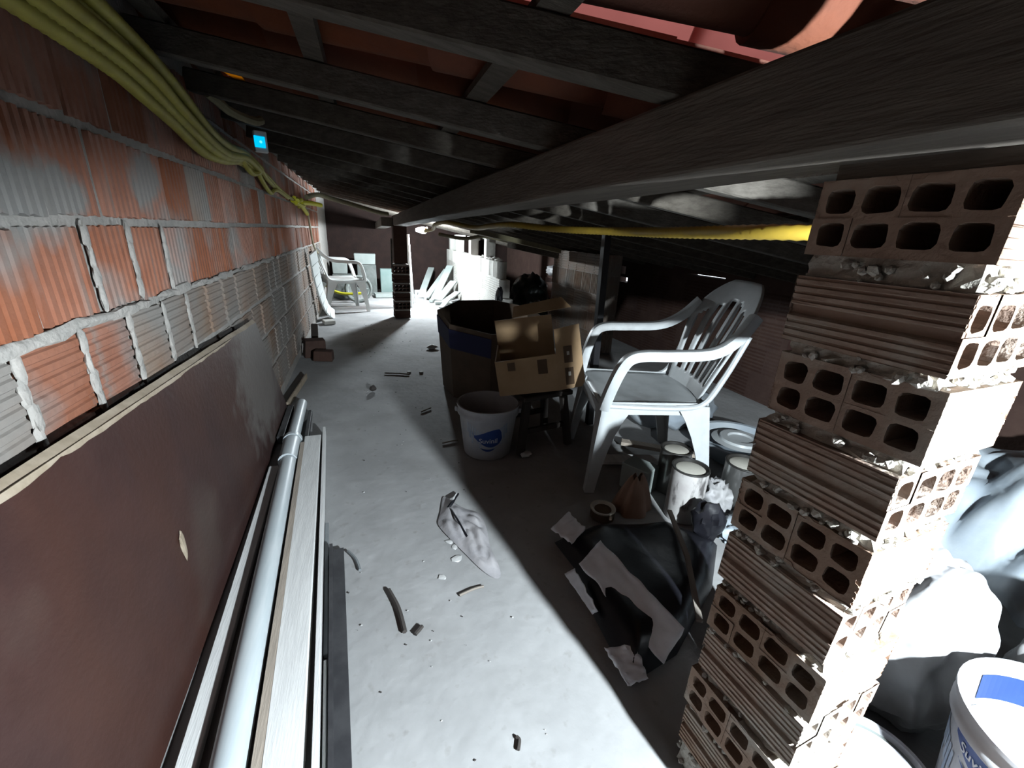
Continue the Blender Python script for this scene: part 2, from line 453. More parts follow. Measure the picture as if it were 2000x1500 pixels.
# ------------------------------------------------------------------ structure: floor
def floor_h(x, y):
    return noise.noise(Vector((x * 2.3, y * 2.3, 0))) * 0.004 + noise.noise(Vector((x * 7, y * 7, 3))) * 0.0015 - 0.004
mb = MB(); nx, ny = 60, 140
mb.grid(lambda u, v: (-0.80 + 3.6 * u, -1.7 + 10.2 * v, floor_h(-0.80 + 3.6 * u, -1.7 + 10.2 * v)), nx, ny)
fl = obj('floor', mb, M_floor, smooth=True); tag(fl, 'dusty pale concrete floor of the roof space', kind='structure')

# ------------------------------------------------------------------ structure: walls
def zr(x): return 1.263 + 0.2 * (0.5 - x)          # underside of the rafters
def xw(y): return -0.55 - 0.012 * (y - 1.0)        # face of the left wall
WA = math.atan(0.012)
mb = MB()
ym = 3.4
mb.box((xw(ym) - 0.072, ym, 0.82), (0.12, 10.2, 1.66), Rz(WA))
wl = obj('wall_left', mb, M_mortar); tag(wl, 'long left wall of ribbed hollow clay bricks with rough mortar', kind='structure')
courses = [(0.157, 'h', 0.07), (0.352, 'h', 0.16), (0.547, 'h', 0.05), (0.742, 'h', 0.00), (0.937, 'v', 0.105), (1.132, 'v', 0.02), (1.325, 'v', 0.16), (1.468, 'v', 0.07)]
rnd = random.Random(3)
WV, WH = face_sets(M_clay_wall)
PV, PH = face_sets(M_clay_pale)
for z, kind, off in courses:
    y = 0.19 + off
    while y < 6.7:
        pale = (z < 0.84 and (y > 1.25 or rnd.random() < 0.35)) or rnd.random() < 0.06
        if z < 0.6 and y < 1.7 and z < 0.45: y += 0.19; continue
        A = (PV if kind == 'v' else PH) if pale else (WV if kind == 'v' else WH)
        kk = kind
        o = obj('brick', rnd.choice(A), None, wl)
        hz = 1.0
        o.location = (xw(y) - 0.001 + rnd.uniform(-0.004, 0.004), y + rnd.uniform(-0.003, 0.003), z + rnd.uniform(-0.002, 0.002))
        o.rotation_euler = (rnd.uniform(-0.012, 0.012), rnd.uniform(-0.01, 0.01), WA + rnd.uniform(-0.012, 0.012))
        o.scale = (1, rnd.uniform(0.93, 0.98), rnd.uniform(0.93, 0.97) * (0.42 if z > 1.4 else 1))
        y += 0.19
# mortar squeezed out of the joint under the upright course
mb = MB()
for yy0 in [0.5 + 0.09 * i for i in range(46)]:
    if rnd.random() < 0.8:
        lump(mb, (xw(yy0) + 0.001, yy0, 0.842 + rnd.uniform(-0.004, 0.004)), (0.007, rnd.uniform(0.05, 0.09), rnd.uniform(0.008, 0.014)), seed=yy0 * 3, amp=0.5, sub=2)
for yj, z0, z1 in [(1.15, 0.86, 1.03), (1.33, 0.86, 1.03), (1.045, 0.66, 0.83), (0.86, 0.66, 0.83), (1.235, 0.66, 0.83), (1.43, 0.66, 0.82), (1.61, 0.66, 0.82), (1.53, 0.86, 1.02)]:
    for k in range(4):
        lump(mb, (xw(yj), yj + rnd.uniform(-0.004, 0.004), z0 + (z1 - z0) * (k + 0.5) / 4), (0.005, rnd.uniform(0.008, 0.013), 0.032), seed=yj + k, amp=0.4, sub=2)
sm = obj('mortar_joint', mb, M_mortar, wl, smooth=True)

mb = MB()
def wallslab(x0, x1, y0, y1, z0, z1): mb.box(((x0 + x1) / 2, (y0 + y1) / 2, (z0 + z1) / 2), (x1 - x0, y1 - y0, z1 - z0))
wallslab(-0.8, 2.75, 8.30, 8.42, 0, 1.75)
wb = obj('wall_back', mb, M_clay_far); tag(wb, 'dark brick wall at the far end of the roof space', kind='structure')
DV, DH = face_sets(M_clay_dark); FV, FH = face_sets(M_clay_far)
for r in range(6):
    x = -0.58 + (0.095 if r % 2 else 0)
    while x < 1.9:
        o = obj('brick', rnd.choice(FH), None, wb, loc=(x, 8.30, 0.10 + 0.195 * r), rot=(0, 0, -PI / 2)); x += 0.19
mb = MB()
wallslab(-0.8, 2.75, -1.72, -1.60, 0, 1.75)
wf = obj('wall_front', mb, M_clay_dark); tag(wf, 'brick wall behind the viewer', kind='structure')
mb = MB()
# right eave wall with ragged openings to the daylight
holes = [(4.53, 4.68, 0.735, 0.80), (4.24, 4.42, 0.66, 0.73), (4.29, 4.40, 0.745, 0.84), (3.99, 4.20, 0.635, 0.69), (4.05, 4.13, 0.72, 0.80), (2.66, 3.10, 0.808, 0.822), (5.50, 6.25, 0.40, 0.47), (5.10, 5.30, 0.65, 0.70)]
ys = sorted({-1.7, 8.4} | {h[0] for h in holes} | {h[1] for h in holes})
for y0, y1 in zip(ys, ys[1:]):
    cuts = sorted([(h[2], h[3]) for h in holes if h[0] < (y0 + y1) / 2 < h[1]])
    z = 0.0
    for a, b in cuts:
        wallslab(2.62, 2.74, y0, y1, z, a); z = b
    wallslab(2.62, 2.74, y0, y1, z, 1.05)
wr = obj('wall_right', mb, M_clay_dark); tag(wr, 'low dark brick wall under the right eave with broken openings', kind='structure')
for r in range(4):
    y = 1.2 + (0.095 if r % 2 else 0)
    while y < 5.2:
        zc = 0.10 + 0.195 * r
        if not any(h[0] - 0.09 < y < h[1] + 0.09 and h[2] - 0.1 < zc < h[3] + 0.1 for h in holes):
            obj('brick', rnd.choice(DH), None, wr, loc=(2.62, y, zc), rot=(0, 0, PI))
        y += 0.19

# ------------------------------------------------------------------ structure: roof
RD = Vector((1, -0.42, 0)).normalized()
ce = MB(); ce.box((1.0, 3.35, 1.163 + 0.26), (0.05, 10.2, 0.03))
ceil = bpy.data.objects.new('ceiling', None); COL.objects.link(ceil)
tag(ceil, 'sloping tiled roof on dark timber rafters', kind='structure')
y0s = [-0.95, -0.50, -0.10, 0.23, 0.67, 1.167, 1.565, 1.99, 2.42, 2.86, 3.30, 3.74, 4.18, 4.62, 5.06, 5.5, 5.94, 6.4, 6.9, 7.4, 7.9, 8.4, 8.9]
for y0 in y0s:
    x0, x1 = -0.56, 2.62
    p = lambda x: Vector((x, y0 - 0.42 * (x - 0.5), zr(x) + 0.034))
    mb = MB(); mb.bar(p(x0), p(x1), 0.055, 0.068)
    o = obj('rafter', mb, M_wood, ceil); bevel(o, 0.004, 1)
bx = [-0.48, -0.10, 0.29, 0.68, 1.07, 1.46, 1.85, 2.24, 2.60]
for x in bx:
    mb = MB(); mb.bar((x, -1.65, zr(x) + 0.079), (x, 8.4, zr(x) + 0.079), 0.05, 0.022, up=(0.2, 0, 1))
    obj('batten', mb, M_wood, ceil)
def tile_mesh(concave_up, seed):
    r = random.Random(seed); mb_ = MB(); L = 0.45; n = 7
    vs = []
    for t in (0, 1):
        wd = (0.165 if (t == 0) == concave_up else 0.135) ; dp = 0.046
        for k in range(n + 1):
            a = -1 + 2 * k / n
            z = (a * a) * dp if concave_up else (1 - a * a) * dp
            vs.append((t * L, a * wd / 2, z + (0.012 if (t == 1) else 0) * 0))
    fs = [(k, k + 1, n + 2 + k, n + 1 + k) for k in range(n)]
    o = len(vs); th = 0.010
    vs += [(p[0], p[1], p[2] + th) for p in vs]
    fs += [tuple(o + i for i in reversed(f)) for f in fs]
    for k in range(n):
        fs.append((k, o + k, o + k + 1, k + 1)); fs.append((n + 1 + k, n + 2 + k, o + n + 2 + k, o + n + 1 + k))
    fs.append((0, n + 1, o + n + 1, o)); fs.append((n, o + n, o + 2 * n + 1, 2 * n + 1))
    mb_.add(vs, fs); return mb_
T_can = new_mesh('channel_tile', tile_mesh(True, 1), True); T_can.materials.append(M_tile)
T_cap = new_mesh('cover_tile', tile_mesh(False, 2), True); T_cap.materials.append(M_tile)
def translucent(name, col):
    M = bpy.data.materials.new(name); M.use_nodes = True; nt = M.node_tree
    nt.nodes.remove(nt.nodes['Principled BSDF'])
    t = nt.nodes.new('ShaderNodeBsdfTranslucent'); t.inputs[0].default_value = (*col, 1)
    g = nt.nodes.new('ShaderNodeNewGeometry'); nz = nt.nodes.new('ShaderNodeTexNoise'); nz.inputs['Scale'].default_value = 18
    mx = nt.nodes.new('ShaderNodeMix'); mx.data_type = 'RGBA'; mx.inputs[6].default_value = (*[c * 0.8 for c in col], 1); mx.inputs[7].default_value = (*col, 1)
    nt.links.new(g.outputs['Position'], nz.inputs['Vector']); nt.links.new(nz.outputs['Fac'], mx.inputs[0]); nt.links.new(mx.outputs[2], t.inputs[0])
    nt.links.new(t.outputs[0], nt.nodes['Material Output'].inputs[0]); return M
M_pinkgap = translucent('pink_gap_light', (0.50, 0.27, 0.245))
M_amberlit = translucent('amber_gap_light', (0.50, 0.27, 0.03))  # amber glow stands for daylight through a roof gap
T_cap_pink = T_cap.copy(); T_cap_pink.materials.clear(); T_cap_pink.materials.append(M_pinkgap)
q = tile_mesh(True, 1); tb_ = MB()
for a, b in ((0.0, 0.33), (0.51, 1.0)):
    tb_.add([(0.45 * (a + (b - a) * p[0] / 0.45), p[1], p[2]) for p in q.v], q.f)
T_can_broken = new_mesh('broken_channel_tile', tb_, True); T_can_broken.materials.append(M_tile)
slope = math.atan(0.2 / 1.0 * RD.x)
yaw = math.atan2(RD.y, RD.x)
far_t = MB()
ux = Vector((RD.x, RD.y, -0.2 * RD.x)).normalized(); uy = Vector((0, 1, 0)); uy = (uy - ux * uy.dot(ux)).normalized(); uz = ux.cross(uy)
RM = Matrix((ux, uy, uz)).transposed()
rt = random.Random(5)
PITCH = 0.205
ntile = 0
for r, x in enumerate([-0.60, -0.215, 0.175, 0.565, 0.955, 1.345, 1.735, 2.125, 2.45]):
    k = -10
    while True:
        yb = k * PITCH + 0.07
        k += 1
        y = yb - 0.42 * (x - 0.5)
        if y > 8.7: break
        if y < -1.9: continue
        near = (x < 0.6 and 0.2 < y < 5.2)
        for kind in (0, 1):
            me = T_can if kind == 0 else T_cap
            yy = y + (0 if kind == 0 else PITCH / 2)
            lift = 0.094 + (0.0 if kind == 0 else 0.034)
            rr = rt.uniform(-0.012, 0.012)
            pos = Vector((x, yy, zr(x) + lift + rt.uniform(0, 0.003)))
            if near:
                Rr = Matrix.Rotation(rr, 3, uz) @ RM @ Matrix.Rotation(-0.022, 3, 'Y')
                # a few cover tiles made pink and translucent to imitate daylight through gaps
                if kind == 1 and (r, k - 1) in ((2, 3), (3, 3), (3, 2), (1, 5)): me = T_cap_pink
                if kind == 0 and (r, k - 1) == (0, 8): me = T_can_broken
                if kind == 0 and (r, k - 1) in ((2, 3), (3, 3)): pos.y -= 0.03
                if kind == 0 and (r, k - 1) in ((2, 4), (3, 4)): pos.y += 0.02
                o = obj('roof_tile', me, None, ceil)
                if me is T_cap_pink: o['label'] = 'pink translucent tile standing in for daylight through a roof gap'
                mm = Rr.to_4x4(); mm.translation = pos; o.matrix_local = mm
                ntile += 1
                if me is T_can_broken:
                    q = MB(); q.box((0.19, -0.012, 0.016), (0.085, 0.14, 0.004)); a_ = obj('gap_light_patch', q, M_amberlit, ceil); a_.matrix_local = mm; a_['label'] = 'amber translucent patch standing in for daylight through a roof gap'
            else:
                Rr = Matrix.Rotation(rr, 3, uz) @ RM @ Matrix.Rotation(-0.022, 3, 'Y')
                far_t.add([Rr @ v.co + pos for v in me.vertices], [tuple(p.vertices) for p in me.polygons])
ft = obj('roof_tile_field', far_t, M_tile, ceil, smooth=True); tag(ft, kind='stuff')

# ------------------------------------------------------------------ big beam
mb = MB()
P1 = Vector((0.512, -0.6, 1.158)); P2 = Vector((0.300, 5.62, 1.092))
d = (P2 - P1); dn = Vector((d.x, d.y, 0)).normalized(); sd = Vector((dn.y, -dn.x, 0))
Wb, Hb = 0.15, 0.112
n = 40
vs = []
for i in range(n + 1):
    c = P1 + d * (i / n) + Vector((0, 0, 0.012 * math.sin(PI * i / n)))
    wob = lambda s_: noise.noise(Vector((i * 0.35, s_ * 5.1, 0))) * 0.004
    for k, (a, b) in enumerate(((0, 0), (Wb, 0), (Wb, Hb), (0, Hb))):
        vs.append(c + sd * (a + wob(k)) + Vector((0, 0, b + wob(k + 7))))
fs = [(i * 4 + k, i * 4 + (k + 1) % 4, (i + 1) * 4 + (k + 1) % 4, (i + 1) * 4 + k) for i in range(n) for k in range(4)]
fs += [(0, 1, 2, 3), (n * 4 + 3, n * 4 + 2, n * 4 + 1, n * 4)]
mb.add(vs, fs)
bm_ = obj('roof_beam', mb, M_beam); bevel(bm_, 0.006, 2)
tag(bm_, 'long dark wooden beam running from the near brick pillar to the far column under the rafters', 'beam')
mb = MB(); mb.bar((0.235, 5.45, 1.135), (0.22, 8.28, 1.10), 0.13, 0.10)
o = obj('roof_beam', mb, M_beam); bevel(o, 0.005, 1); tag(o, 'second dark beam continuing beyond the far brick column to the back wall', 'beam')

# ------------------------------------------------------------------ near pillar
PA = Vector((0.582, 0.2585, 0)); pe = Vector((0.9962, 0.0872, 0)); pd = Vector((-0.0872, 0.9962, 0))
PW = 0.19
pil = thing('brick_pillar', 'large pillar of stacked hollow bricks at the right, one face lit white', 'pillar', PA + (pe + pd) * (PW / 2), math.radians(5))
HB = [hollow_brick(0.09, 0.19, 0.186, seed=s) for s in range(3)]
HBm = []
for h in HB:
    me = new_mesh('hollow_brick', h); me.materials.append(M_clay_pil); HBm.append(me)
tops = [1.135, 1.018, 0.910, 0.802, 0.692, 0.585, 0.476, 0.370, 0.262, 0.155]
rp = random.Random(11)
for i, t in enumerate(tops):
    o = obj('brick', HBm[i % 3], None, pil)
    o.location = (rp.uniform(-0.004, 0.004), rp.uniform(-0.004, 0.004), t - 0.045)
    # even courses show their holes on the shaded left face, odd ones on the lit front face
    o.rotation_euler = (rp.uniform(-0.012, 0.012), rp.uniform(-0.012, 0.012), (PI / 2 if i % 2 == 0 else 0) + rp.uniform(-0.03, 0.03))
    o.scale = (rp.uniform(0.97, 1.02), rp.uniform(0.97, 1.03), 1)
def mortar_bed(z0, z1, hw, seed):
    mb_ = MB(); nn = 12; vs = []
    ring = []
    for s_ in range(4):
        for k in range(nn):
            t = -1 + 2 * k / nn
            p = [(t, -1), (1, t), (-t, 1), (-1, -t)][s_]
            ring.append(p)
    lv = [0, 0.25, 0.6, 1]
    for l in lv:
        for (a, b) in ring:
            q = Vector((a * 6, b * 6, l * 2 + seed * 7))
            k = hw * (1 - 0.10 + noise.noise(q) * 0.10 + noise.noise(q * 3) * 0.05)
            zz = z0 + (z1 - z0) * l + noise.noise(q * 1.7) * 0.004
            vs.append((a * k, b * k, zz))
    m_ = len(ring); fs = []
    for j in range(len(lv) - 1):
        for k in range(m_):
            fs.append((j * m_ + k, j * m_ + (k + 1) % m_, (j + 1) * m_ + (k + 1) % m_, (j + 1) * m_ + k))
    fs.append(tuple(range(m_))[::-1]); fs.append(tuple(range((len(lv) - 1) * m_, len(lv) * m_)))
    for k in range(60):   # crumbs and lumps pressed out of the joint
        s_ = rp.randrange(4); t = rp.uniform(-0.9, 0.9)
        a, b = [(t, -1), (1, t), (-t, 1), (-1, -t)][s_]
        lump(mb_, (a * hw * 0.95, b * hw * 0.95, z0 + rp.uniform(0.1, 0.8) * (z1 - z0)), [rp.uniform(0.003, 0.008)] * 3, seed=k + seed * 31, amp=0.5, sub=1)
    mb_.add(vs, fs); return mb_
for i in range(len(tops)):
    z1 = tops[i] - 0.09 + 0.003
    z0 = (tops[i + 1] if i + 1 < len(tops) else 0.0) - 0.003
    o = obj('mortar_bed', mortar_bed(z0, z1, PW / 2, i), M_pilmortar, pil)
mb = MB(); mb.box((0, 0, 1.147), (0.17, 0.17, 0.022))
obj('wood_shim', mb, M_beam, pil)

# ------------------------------------------------------------------ left board
mb = MB(); nu = 24
yA, yB = -0.2, 2.22
vs = []
for i in range(nu + 1):
    u = i / nu
    for k in range(2):
        yt = yA + (yB - yA) * u; yb_ = -0.2 + (2.62 + 0.2) * u
        zt = 0.735 - 0.046 * (yt + 0.2) + noise.noise(Vector((yt * 9, 0, 0))) * 0.004
        vs.append((xw(yt) + 0.036 + k * 0.012, yt, zt - (0.012 if k else 0) * 1.0 + (noise.noise(Vector((yt * 16, 2, 0))) * 0.006 if k else 0)))
        vs.append((xw(yb_) + 0.048 + k * 0.012 + 0.040 * (1 - u), yb_, 0.004))
fs = []
for i in range(nu):
    a = i * 4; b = a + 4
    fs += [(a + 2, a + 3, b + 3, b + 2), (a, b, b + 1, a + 1), (a + 1, b + 1, b + 3, a + 3)]
fs += [(0, 1, 3, 2), (nu * 4, nu * 4 + 2, nu * 4 + 3, nu * 4 + 1)]
top = [(i * 4, i * 4 + 2, i * 4 + 6, i * 4 + 4) for i in range(nu)]
mb.add(vs, fs)
bd = thing('wooden_board', 'big dark reddish brown board leaning against the left brick wall', 'board', (0, 0, 0))
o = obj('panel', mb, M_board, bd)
me_ = MB(); me_.add(vs, top)
obj('raw_edge', me_, M_boardedge, bd)['label'] = 'pale raw top edge of the board'
# splintered pale veneer strip under the top edge
mb = MB(); vs = []; n_ = 60
for i in range(n_ + 1):
    yt = 0.3 + 1.5 * i / n_
    zt = 0.735 - 0.046 * (yt + 0.2) - 0.010
    hgt = 0.012 + 0.014 * noise.noise(Vector((yt * 5.3, 1, 0))) + 0.008 * noise.noise(Vector((yt * 22, 4, 0)))
    hgt = max(0.002, hgt * (1.1 - 0.6 * i / n_))
    vs += [(xw(yt) + 0.0495, yt, zt), (xw(yt) + 0.0500, yt, zt - hgt)]
mb.add(vs, [(2 * i, 2 * i + 2, 2 * i + 3, 2 * i + 1) for i in range(n_)])
o = obj('torn_veneer', mb, M_boardedge, bd); solidify(o, 0.002); o['label'] = 'pale torn strip along the top of the board'
for (yy, zz, a, b) in [(1.06, 0.28, 0.012, 0.045), (0.86, 0.12, 0.008, 0.02)]:
    mb = MB(); xx = xw(yy) + 0.056 + 0.04 * 0.55 * (1 - zz / 0.7)
    lump(mb, (xx, yy, zz), (0.003, a, b), seed=yy, amp=0.4, sub=2)
    obj('chip_scar', mb, M_boardedge, bd)

# ------------------------------------------------------------------ pipes and laths along the left wall
def straight(name, a, b, wd, ht, material, label, cat, bev=0.002):
    mb_ = MB(); mb_.bar(a, b, wd, ht); o = obj(name, mb_, material); bevel(o, bev, 1); return tag(o, label, cat)
straight('plank', (-0.372, -0.1, 0.012), (-0.458, 1.9, 0.012), 0.04, 0.02, M_plankw, 'grey-white flat strip lying between the dark board and the grey pipe', 'plank')
pp = thing('drain_pipe', 'grey plastic drain pipe with a socket joint lying along the left board', 'pipe')
mb = MB(); mb.tube([(-0.275, -0.1, 0.036), (-0.408, 2.08, 0.036)], 0.034, 20); obj('pipe_body', mb, M_pvc, pp, True)
mb = MB(); mb.tube([(-0.4, 1.9, 0.036), (-0.409, 2.1, 0.036)], [0.041, 0.041], 20); mb.tube([(-0.4095, 2.1, 0.036), (-0.411, 2.125, 0.036)], [0.045, 0.045], 20); obj('socket', mb, M_pvc, pp, True)
mb = MB(); mb.tube([(-0.411, 2.12, 0.036), (-0.432, 2.62, 0.034)], 0.030, 20); obj('pipe_body', mb, M_pvc, pp, True)
o = straight('board_offcut', (-0.474, 2.16, 0.022), (-0.486, 2.58, 0.022), 0.032, 0.04, M_darkbar, 'short black offcut lying between the pipe end and the wall', 'offcut')
o = straight('board_offcut', (-0.352, 2.145, 0.02), (-0.372, 2.50, 0.02), 0.018, 0.035, M_darkbar, 'thin black batten lying against the right side of the pipe socket', 'offcut')
pl = thing('plank', 'broad white painted plank with a tan edge lying beside the grey pipe', 'plank')
mb = MB(); mb.bar((-0.172, -0.1, 0.030), (-0.318, 2.12, 0.030), 0.075, 0.045); bevel(obj('plank_body', mb, M_plankw, pl), 0.003, 1)
mb = MB(); mb.bar((-0.219, -0.1, 0.030), (-0.356, 2.05, 0.030), 0.018, 0.047); obj('tan_edge', mb, M_plankt, pl)['label'] = 'tan bare edge of the plank'
straight('lath', (-0.108, -0.1, 0.030), (-0.272, 2.2, 0.03), 0.012, 0.056, M_plankw, 'thin white lath on edge beside the broad white plank', 'lath', 0.001)
straight('lath', (-0.1158, 0.2, 0.012), (-0.1622, 0.86, 0.012), 0.008, 0.022, M_plankw, 'short pale lath with rounded end beside the long white lath', 'lath')
straight('metal_rod', (-0.1635, 0.88, 0.010), (-0.203, 1.43, 0.010), 0.013, 0.016, M_greyrod, 'short grey flat rod lying left of the dark angle iron', 'rod')
an = thing('angle_iron', 'dark steel angle bar lying alone on the pale floor', 'steel bar')
mb = MB(); mb.bar((-0.063, -0.1, 0.012), (-0.156, 1.275, 0.012), 0.036, 0.012); obj('flange', mb, M_darkbar, an)
mb = MB(); mb.bar((-0.083, -0.1, 0.024), (-0.176, 1.275, 0.024), 0.010, 0.038); obj('web', mb, M_darkbar, an)

# ------------------------------------------------------------------ far column
colm = thing('brick_column', 'slender far column of small hollow bricks beside the glowing lamp', 'column', (0.372, 5.50, 0), math.radians(4))
zt = 0.0
for i in range(6):
    me = HBm[i % 3]
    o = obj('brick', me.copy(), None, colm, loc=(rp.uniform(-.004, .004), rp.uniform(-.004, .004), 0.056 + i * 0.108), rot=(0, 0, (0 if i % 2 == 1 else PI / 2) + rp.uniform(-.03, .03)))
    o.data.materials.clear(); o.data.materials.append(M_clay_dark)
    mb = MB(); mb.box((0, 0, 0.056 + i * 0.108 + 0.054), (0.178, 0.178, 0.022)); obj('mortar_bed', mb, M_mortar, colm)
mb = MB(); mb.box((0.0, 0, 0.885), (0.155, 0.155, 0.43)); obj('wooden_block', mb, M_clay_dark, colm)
mb = MB(); mb.bar((-0.105, -0.03, 0.62), (-0.10, -0.03, 0.95), 0.018, 0.03, up=(0, 1, 0)); obj('side_lath', mb, M_wood, colm)

# ------------------------------------------------------------------ lamps
lp = thing('ceiling_lamp', 'bright white lamp bulb in a holder under the beam beside the far column', 'lamp', FAR_LAMP)
mb = MB(); prof = [(0.0005, -0.10), (0.026, -0.094), (0.040, -0.07), (0.042, -0.03), (0.033, 0.012), (0.022, 0.04), (0.018, 0.055)]
mb.lathe(prof, 20)
o = obj('bulb', mb, emis('lamp_glow', LAMP_COL, FAR_I / 0.0100), lp, True); o.rotation_euler = (0, PI / 2, 0.25)
o.rotation_euler = (0, -PI / 2, 0)
mb = MB(); mb.tube([(-0.050, 0, 0), (-0.085, 0, 0.004)], 0.018, 14); mb.tube([(-0.085, 0, 0.004), (-0.10, 0, 0.02), (-0.10, 0, 0.045)], 0.006, 8)
o = obj('lamp_holder', mb, M_whitefar, lp, True); o.rotation_euler = (0, 0, PI)

lp2 = thing('work_lamp', 'work lamp with added light-shaping plates lighting the front of the near pillar', 'lamp', NEAR_LAMP)
mb = MB(); mb.lathe([(0.0005, -0.017), (0.010, -0.014), (0.0147, -0.006), (0.0158, 0.0), (0.014, 0.008), (0.010, 0.016), (0.007, 0.024)], 24)
obj('bulb', mb, emis('work_lamp_glow', LAMP_COL, NEAR_I / (PI * 0.0158 ** 2)), lp2, True)
mb = MB(); mb.lathe([(0.008, 0.022), (0.011, 0.07), (0.010, 0.074), (0.0005, 0.075)], 16)
obj('lamp_holder', mb, M_black, lp2, True)
# unseen shade plates added to shape the light, open towards pillar and floor
mb = MB(); mb.lathe([(0.20, 0.020), (0.20, 0.14), (0.10, 0.15)], 40, a0=math.radians(100), a1=math.radians(360 + 76)); mb.lathe([(0.195, 0.15), (0.005, 0.155)], 40)
solidify(obj('added_visor', mb, M_black, lp2, True), 0.002)
mb = MB(); mb.lathe([(0.20, 0.022), (0.20, -0.20), (0.005, -0.21)], 32, a0=math.radians(158), a1=math.radians(360 + 10))
solidify(obj('added_hood', mb, M_black, lp2, True), 0.002)
hp = thing('shading_panel', 'dark board added behind the near brick pillar to shade the chair', 'board', (1.22, 0.62, 0.90), math.radians(-4))  # added board that keeps lamp light off the chair back
mb = MB(); mb.box((0, 0, 0), (0.74, 0.016, 0.255)); obj('panel', mb, M_board, hp)
for sx in (-0.14, 0.3):
    mb = MB(); mb.tube([(sx, 0.016, 0.10), (sx, 0.016, 0.21 - 0.2 * sx)], 0.004, 6); obj('wire', mb, M_blackmetal, hp)

# ------------------------------------------------------------------ hoses and conduits
hb = thing('conduit_bundle', 'bundle of yellow corrugated hoses hung along the top of the left brick wall', 'hose')
base = [(-0.465, 0.80, 1.412), (-0.472, 1.07, 1.412), (-0.482, 1.28, 1.412), (-0.488, 1.44, 1.402), (-0.495, 1.62, 1.372), (-0.50, 1.88, 1.325), (-0.505, 2.12, 1.315), (-0.51, 2.40, 1.335), (-0.51, 2.70, 1.31)]
rh = random.Random(21)
for k in range(5):
    grp = 0 if k < 3 else 1; kk_ = k if k < 3 else (k - 3) * 2
    pts = []
    for i, p in enumerate(base):
        sp = 1.0 - 0.75 * abs(i - 3.5) / 4.5 if i > 3 else 1.0
        spread = 0.030 * (kk_ - 1) * (1 if grp == 0 else 0.35)
        pts.append((p[0] + 0.012 * (kk_ - 1) + rh.uniform(-.003, .003), p[1] + rh.uniform(-.01, .01),
                    p[2] + (0.012 * sp if grp else -0.048 * sp) + spread * 0.75 * sp + rh.uniform(-.003, .003)))
    mb = MB(); hose(mb, pts, 0.0155, 0.012, 10, 0.05); obj('hose', mb, M_yellow, hb, True)
loops = [[(-0.51, 2.35, 1.32), (-0.505, 2.50, 1.275), (-0.50, 2.62, 1.285), (-0.51, 2.76, 1.315), (-0.52, 2.95, 1.29), (-0.53, 3.2, 1.27)],
         [(-0.52, 2.66, 1.33), (-0.53, 2.9, 1.26), (-0.535, 3.1, 1.225), (-0.54, 3.25, 1.25), (-0.55, 3.5, 1.262), (-0.555, 3.9, 1.24)],
         [(-0.52, 2.7, 1.30), (-0.53, 3.0, 1.31), (-0.54, 3.3, 1.285), (-0.55, 3.6, 1.268), (-0.555, 3.95, 1.25), (-0.56, 4.3, 1.243)]]
for L in loops:
    mb = MB(); hose(mb, L, 0.012, 0.012, 8, 0.09); obj('hose', mb, M_yellow, hb, True)
mb = MB()
for k in range(4):
    a = k * 1.7
    mb.tube(catmull([(-0.545 + 0.02 * math.cos(a), 4.15, 1.24 + 0.02 * math.sin(a)), (-0.54 + 0.03 * math.cos(a + 2), 4.35, 1.235 + 0.03 * math.sin(a + 2)), (-0.545 + 0.03 * math.cos(a + 4), 4.6, 1.225 + 0.02 * math.sin(a))], 5), 0.016, 7)
mb.tube(catmull([(-0.53, 4.4, 1.235), (-0.47, 4.62, 1.245), (-0.40, 4.75, 1.238)], 6), 0.02, 8)
mb.tube(catmull([(-0.54, 4.5, 1.215), (-0.545, 4.75, 1.18), (-0.54, 4.85, 1.155)], 6), 0.018, 8)
o = obj('knot', mb, M_brightyellow, hb, True); o['label'] = 'bright yellow knotted end'
o = MB(); hose(o, [(-0.54, 4.9, 1.19), (-0.555, 5.1, 1.05), (-0.56, 5.3, 0.85), (-0.55, 5.6, 0.75)], 0.010, 0.02, 6, 0.0)
tag(obj('cable', o, M_drab, None, True), 'thin grey cable hanging down the wall below the yellow knot', 'cable')

mb = MB(); hose(mb, [(-0.50, 4.55, 1.29), (-0.42, 4.75, 1.33), (-0.30, 4.9, 1.31), (-0.10, 5.0, 1.27), (0.12, 5.05, 1.22), (0.235, 5.1, 1.205)], 0.022, 0.02, 10, 0.04)
tag(obj('conduit', mb, M_drab, None, True), 'drab dusty conduit running below the rafters from the wall to the beam end', 'conduit')
mb = MB(); hose(mb, [(-0.50, 1.98, 1.47), (-0.48, 2.02, 1.455), (-0.455, 2.07, 1.437), (-0.40, 2.17, 1.433), (-0.375, 2.21, 1.45)], 0.016, 0.02, 8, 0.03)
tag(obj('conduit', mb, M_drab, None, True), 'short pale drooping hose end behind the yellow bundle near the orange patch', 'conduit')

mb = MB(); hose(mb, [(1.35, 0.42, 1.075), (1.05, 0.56, 1.088), (0.86, 0.73, 1.086), (0.90, 1.13, 1.084), (0.965, 1.60, 1.088), (0.90, 2.10, 1.094), (0.78, 2.42, 1.110), (0.74, 2.75, 1.10), (0.73, 3.1, 1.092), (0.60, 3.5, 1.125), (0.57, 3.9, 1.11), (0.62, 4.4, 1.075), (0.64, 5.0, 1.06), (0.70, 5.7, 1.05), (0.79, 6.30, 1.085)], 0.0165, 0.014, 10, 0.06)
tag(obj('conduit', mb, M_amber, None, True), 'amber yellow conduit sagging under the big beam from the near pillar to the lamp', 'conduit')
mb = MB(); hose(mb, [(0.71, 4.62, 1.03), (0.95, 4.52, 1.0), (1.15, 4.5, 1.03), (1.40, 4.55, 1.0), (1.62, 4.62, 0.955)], 0.018, 0.02, 8, 0.05)
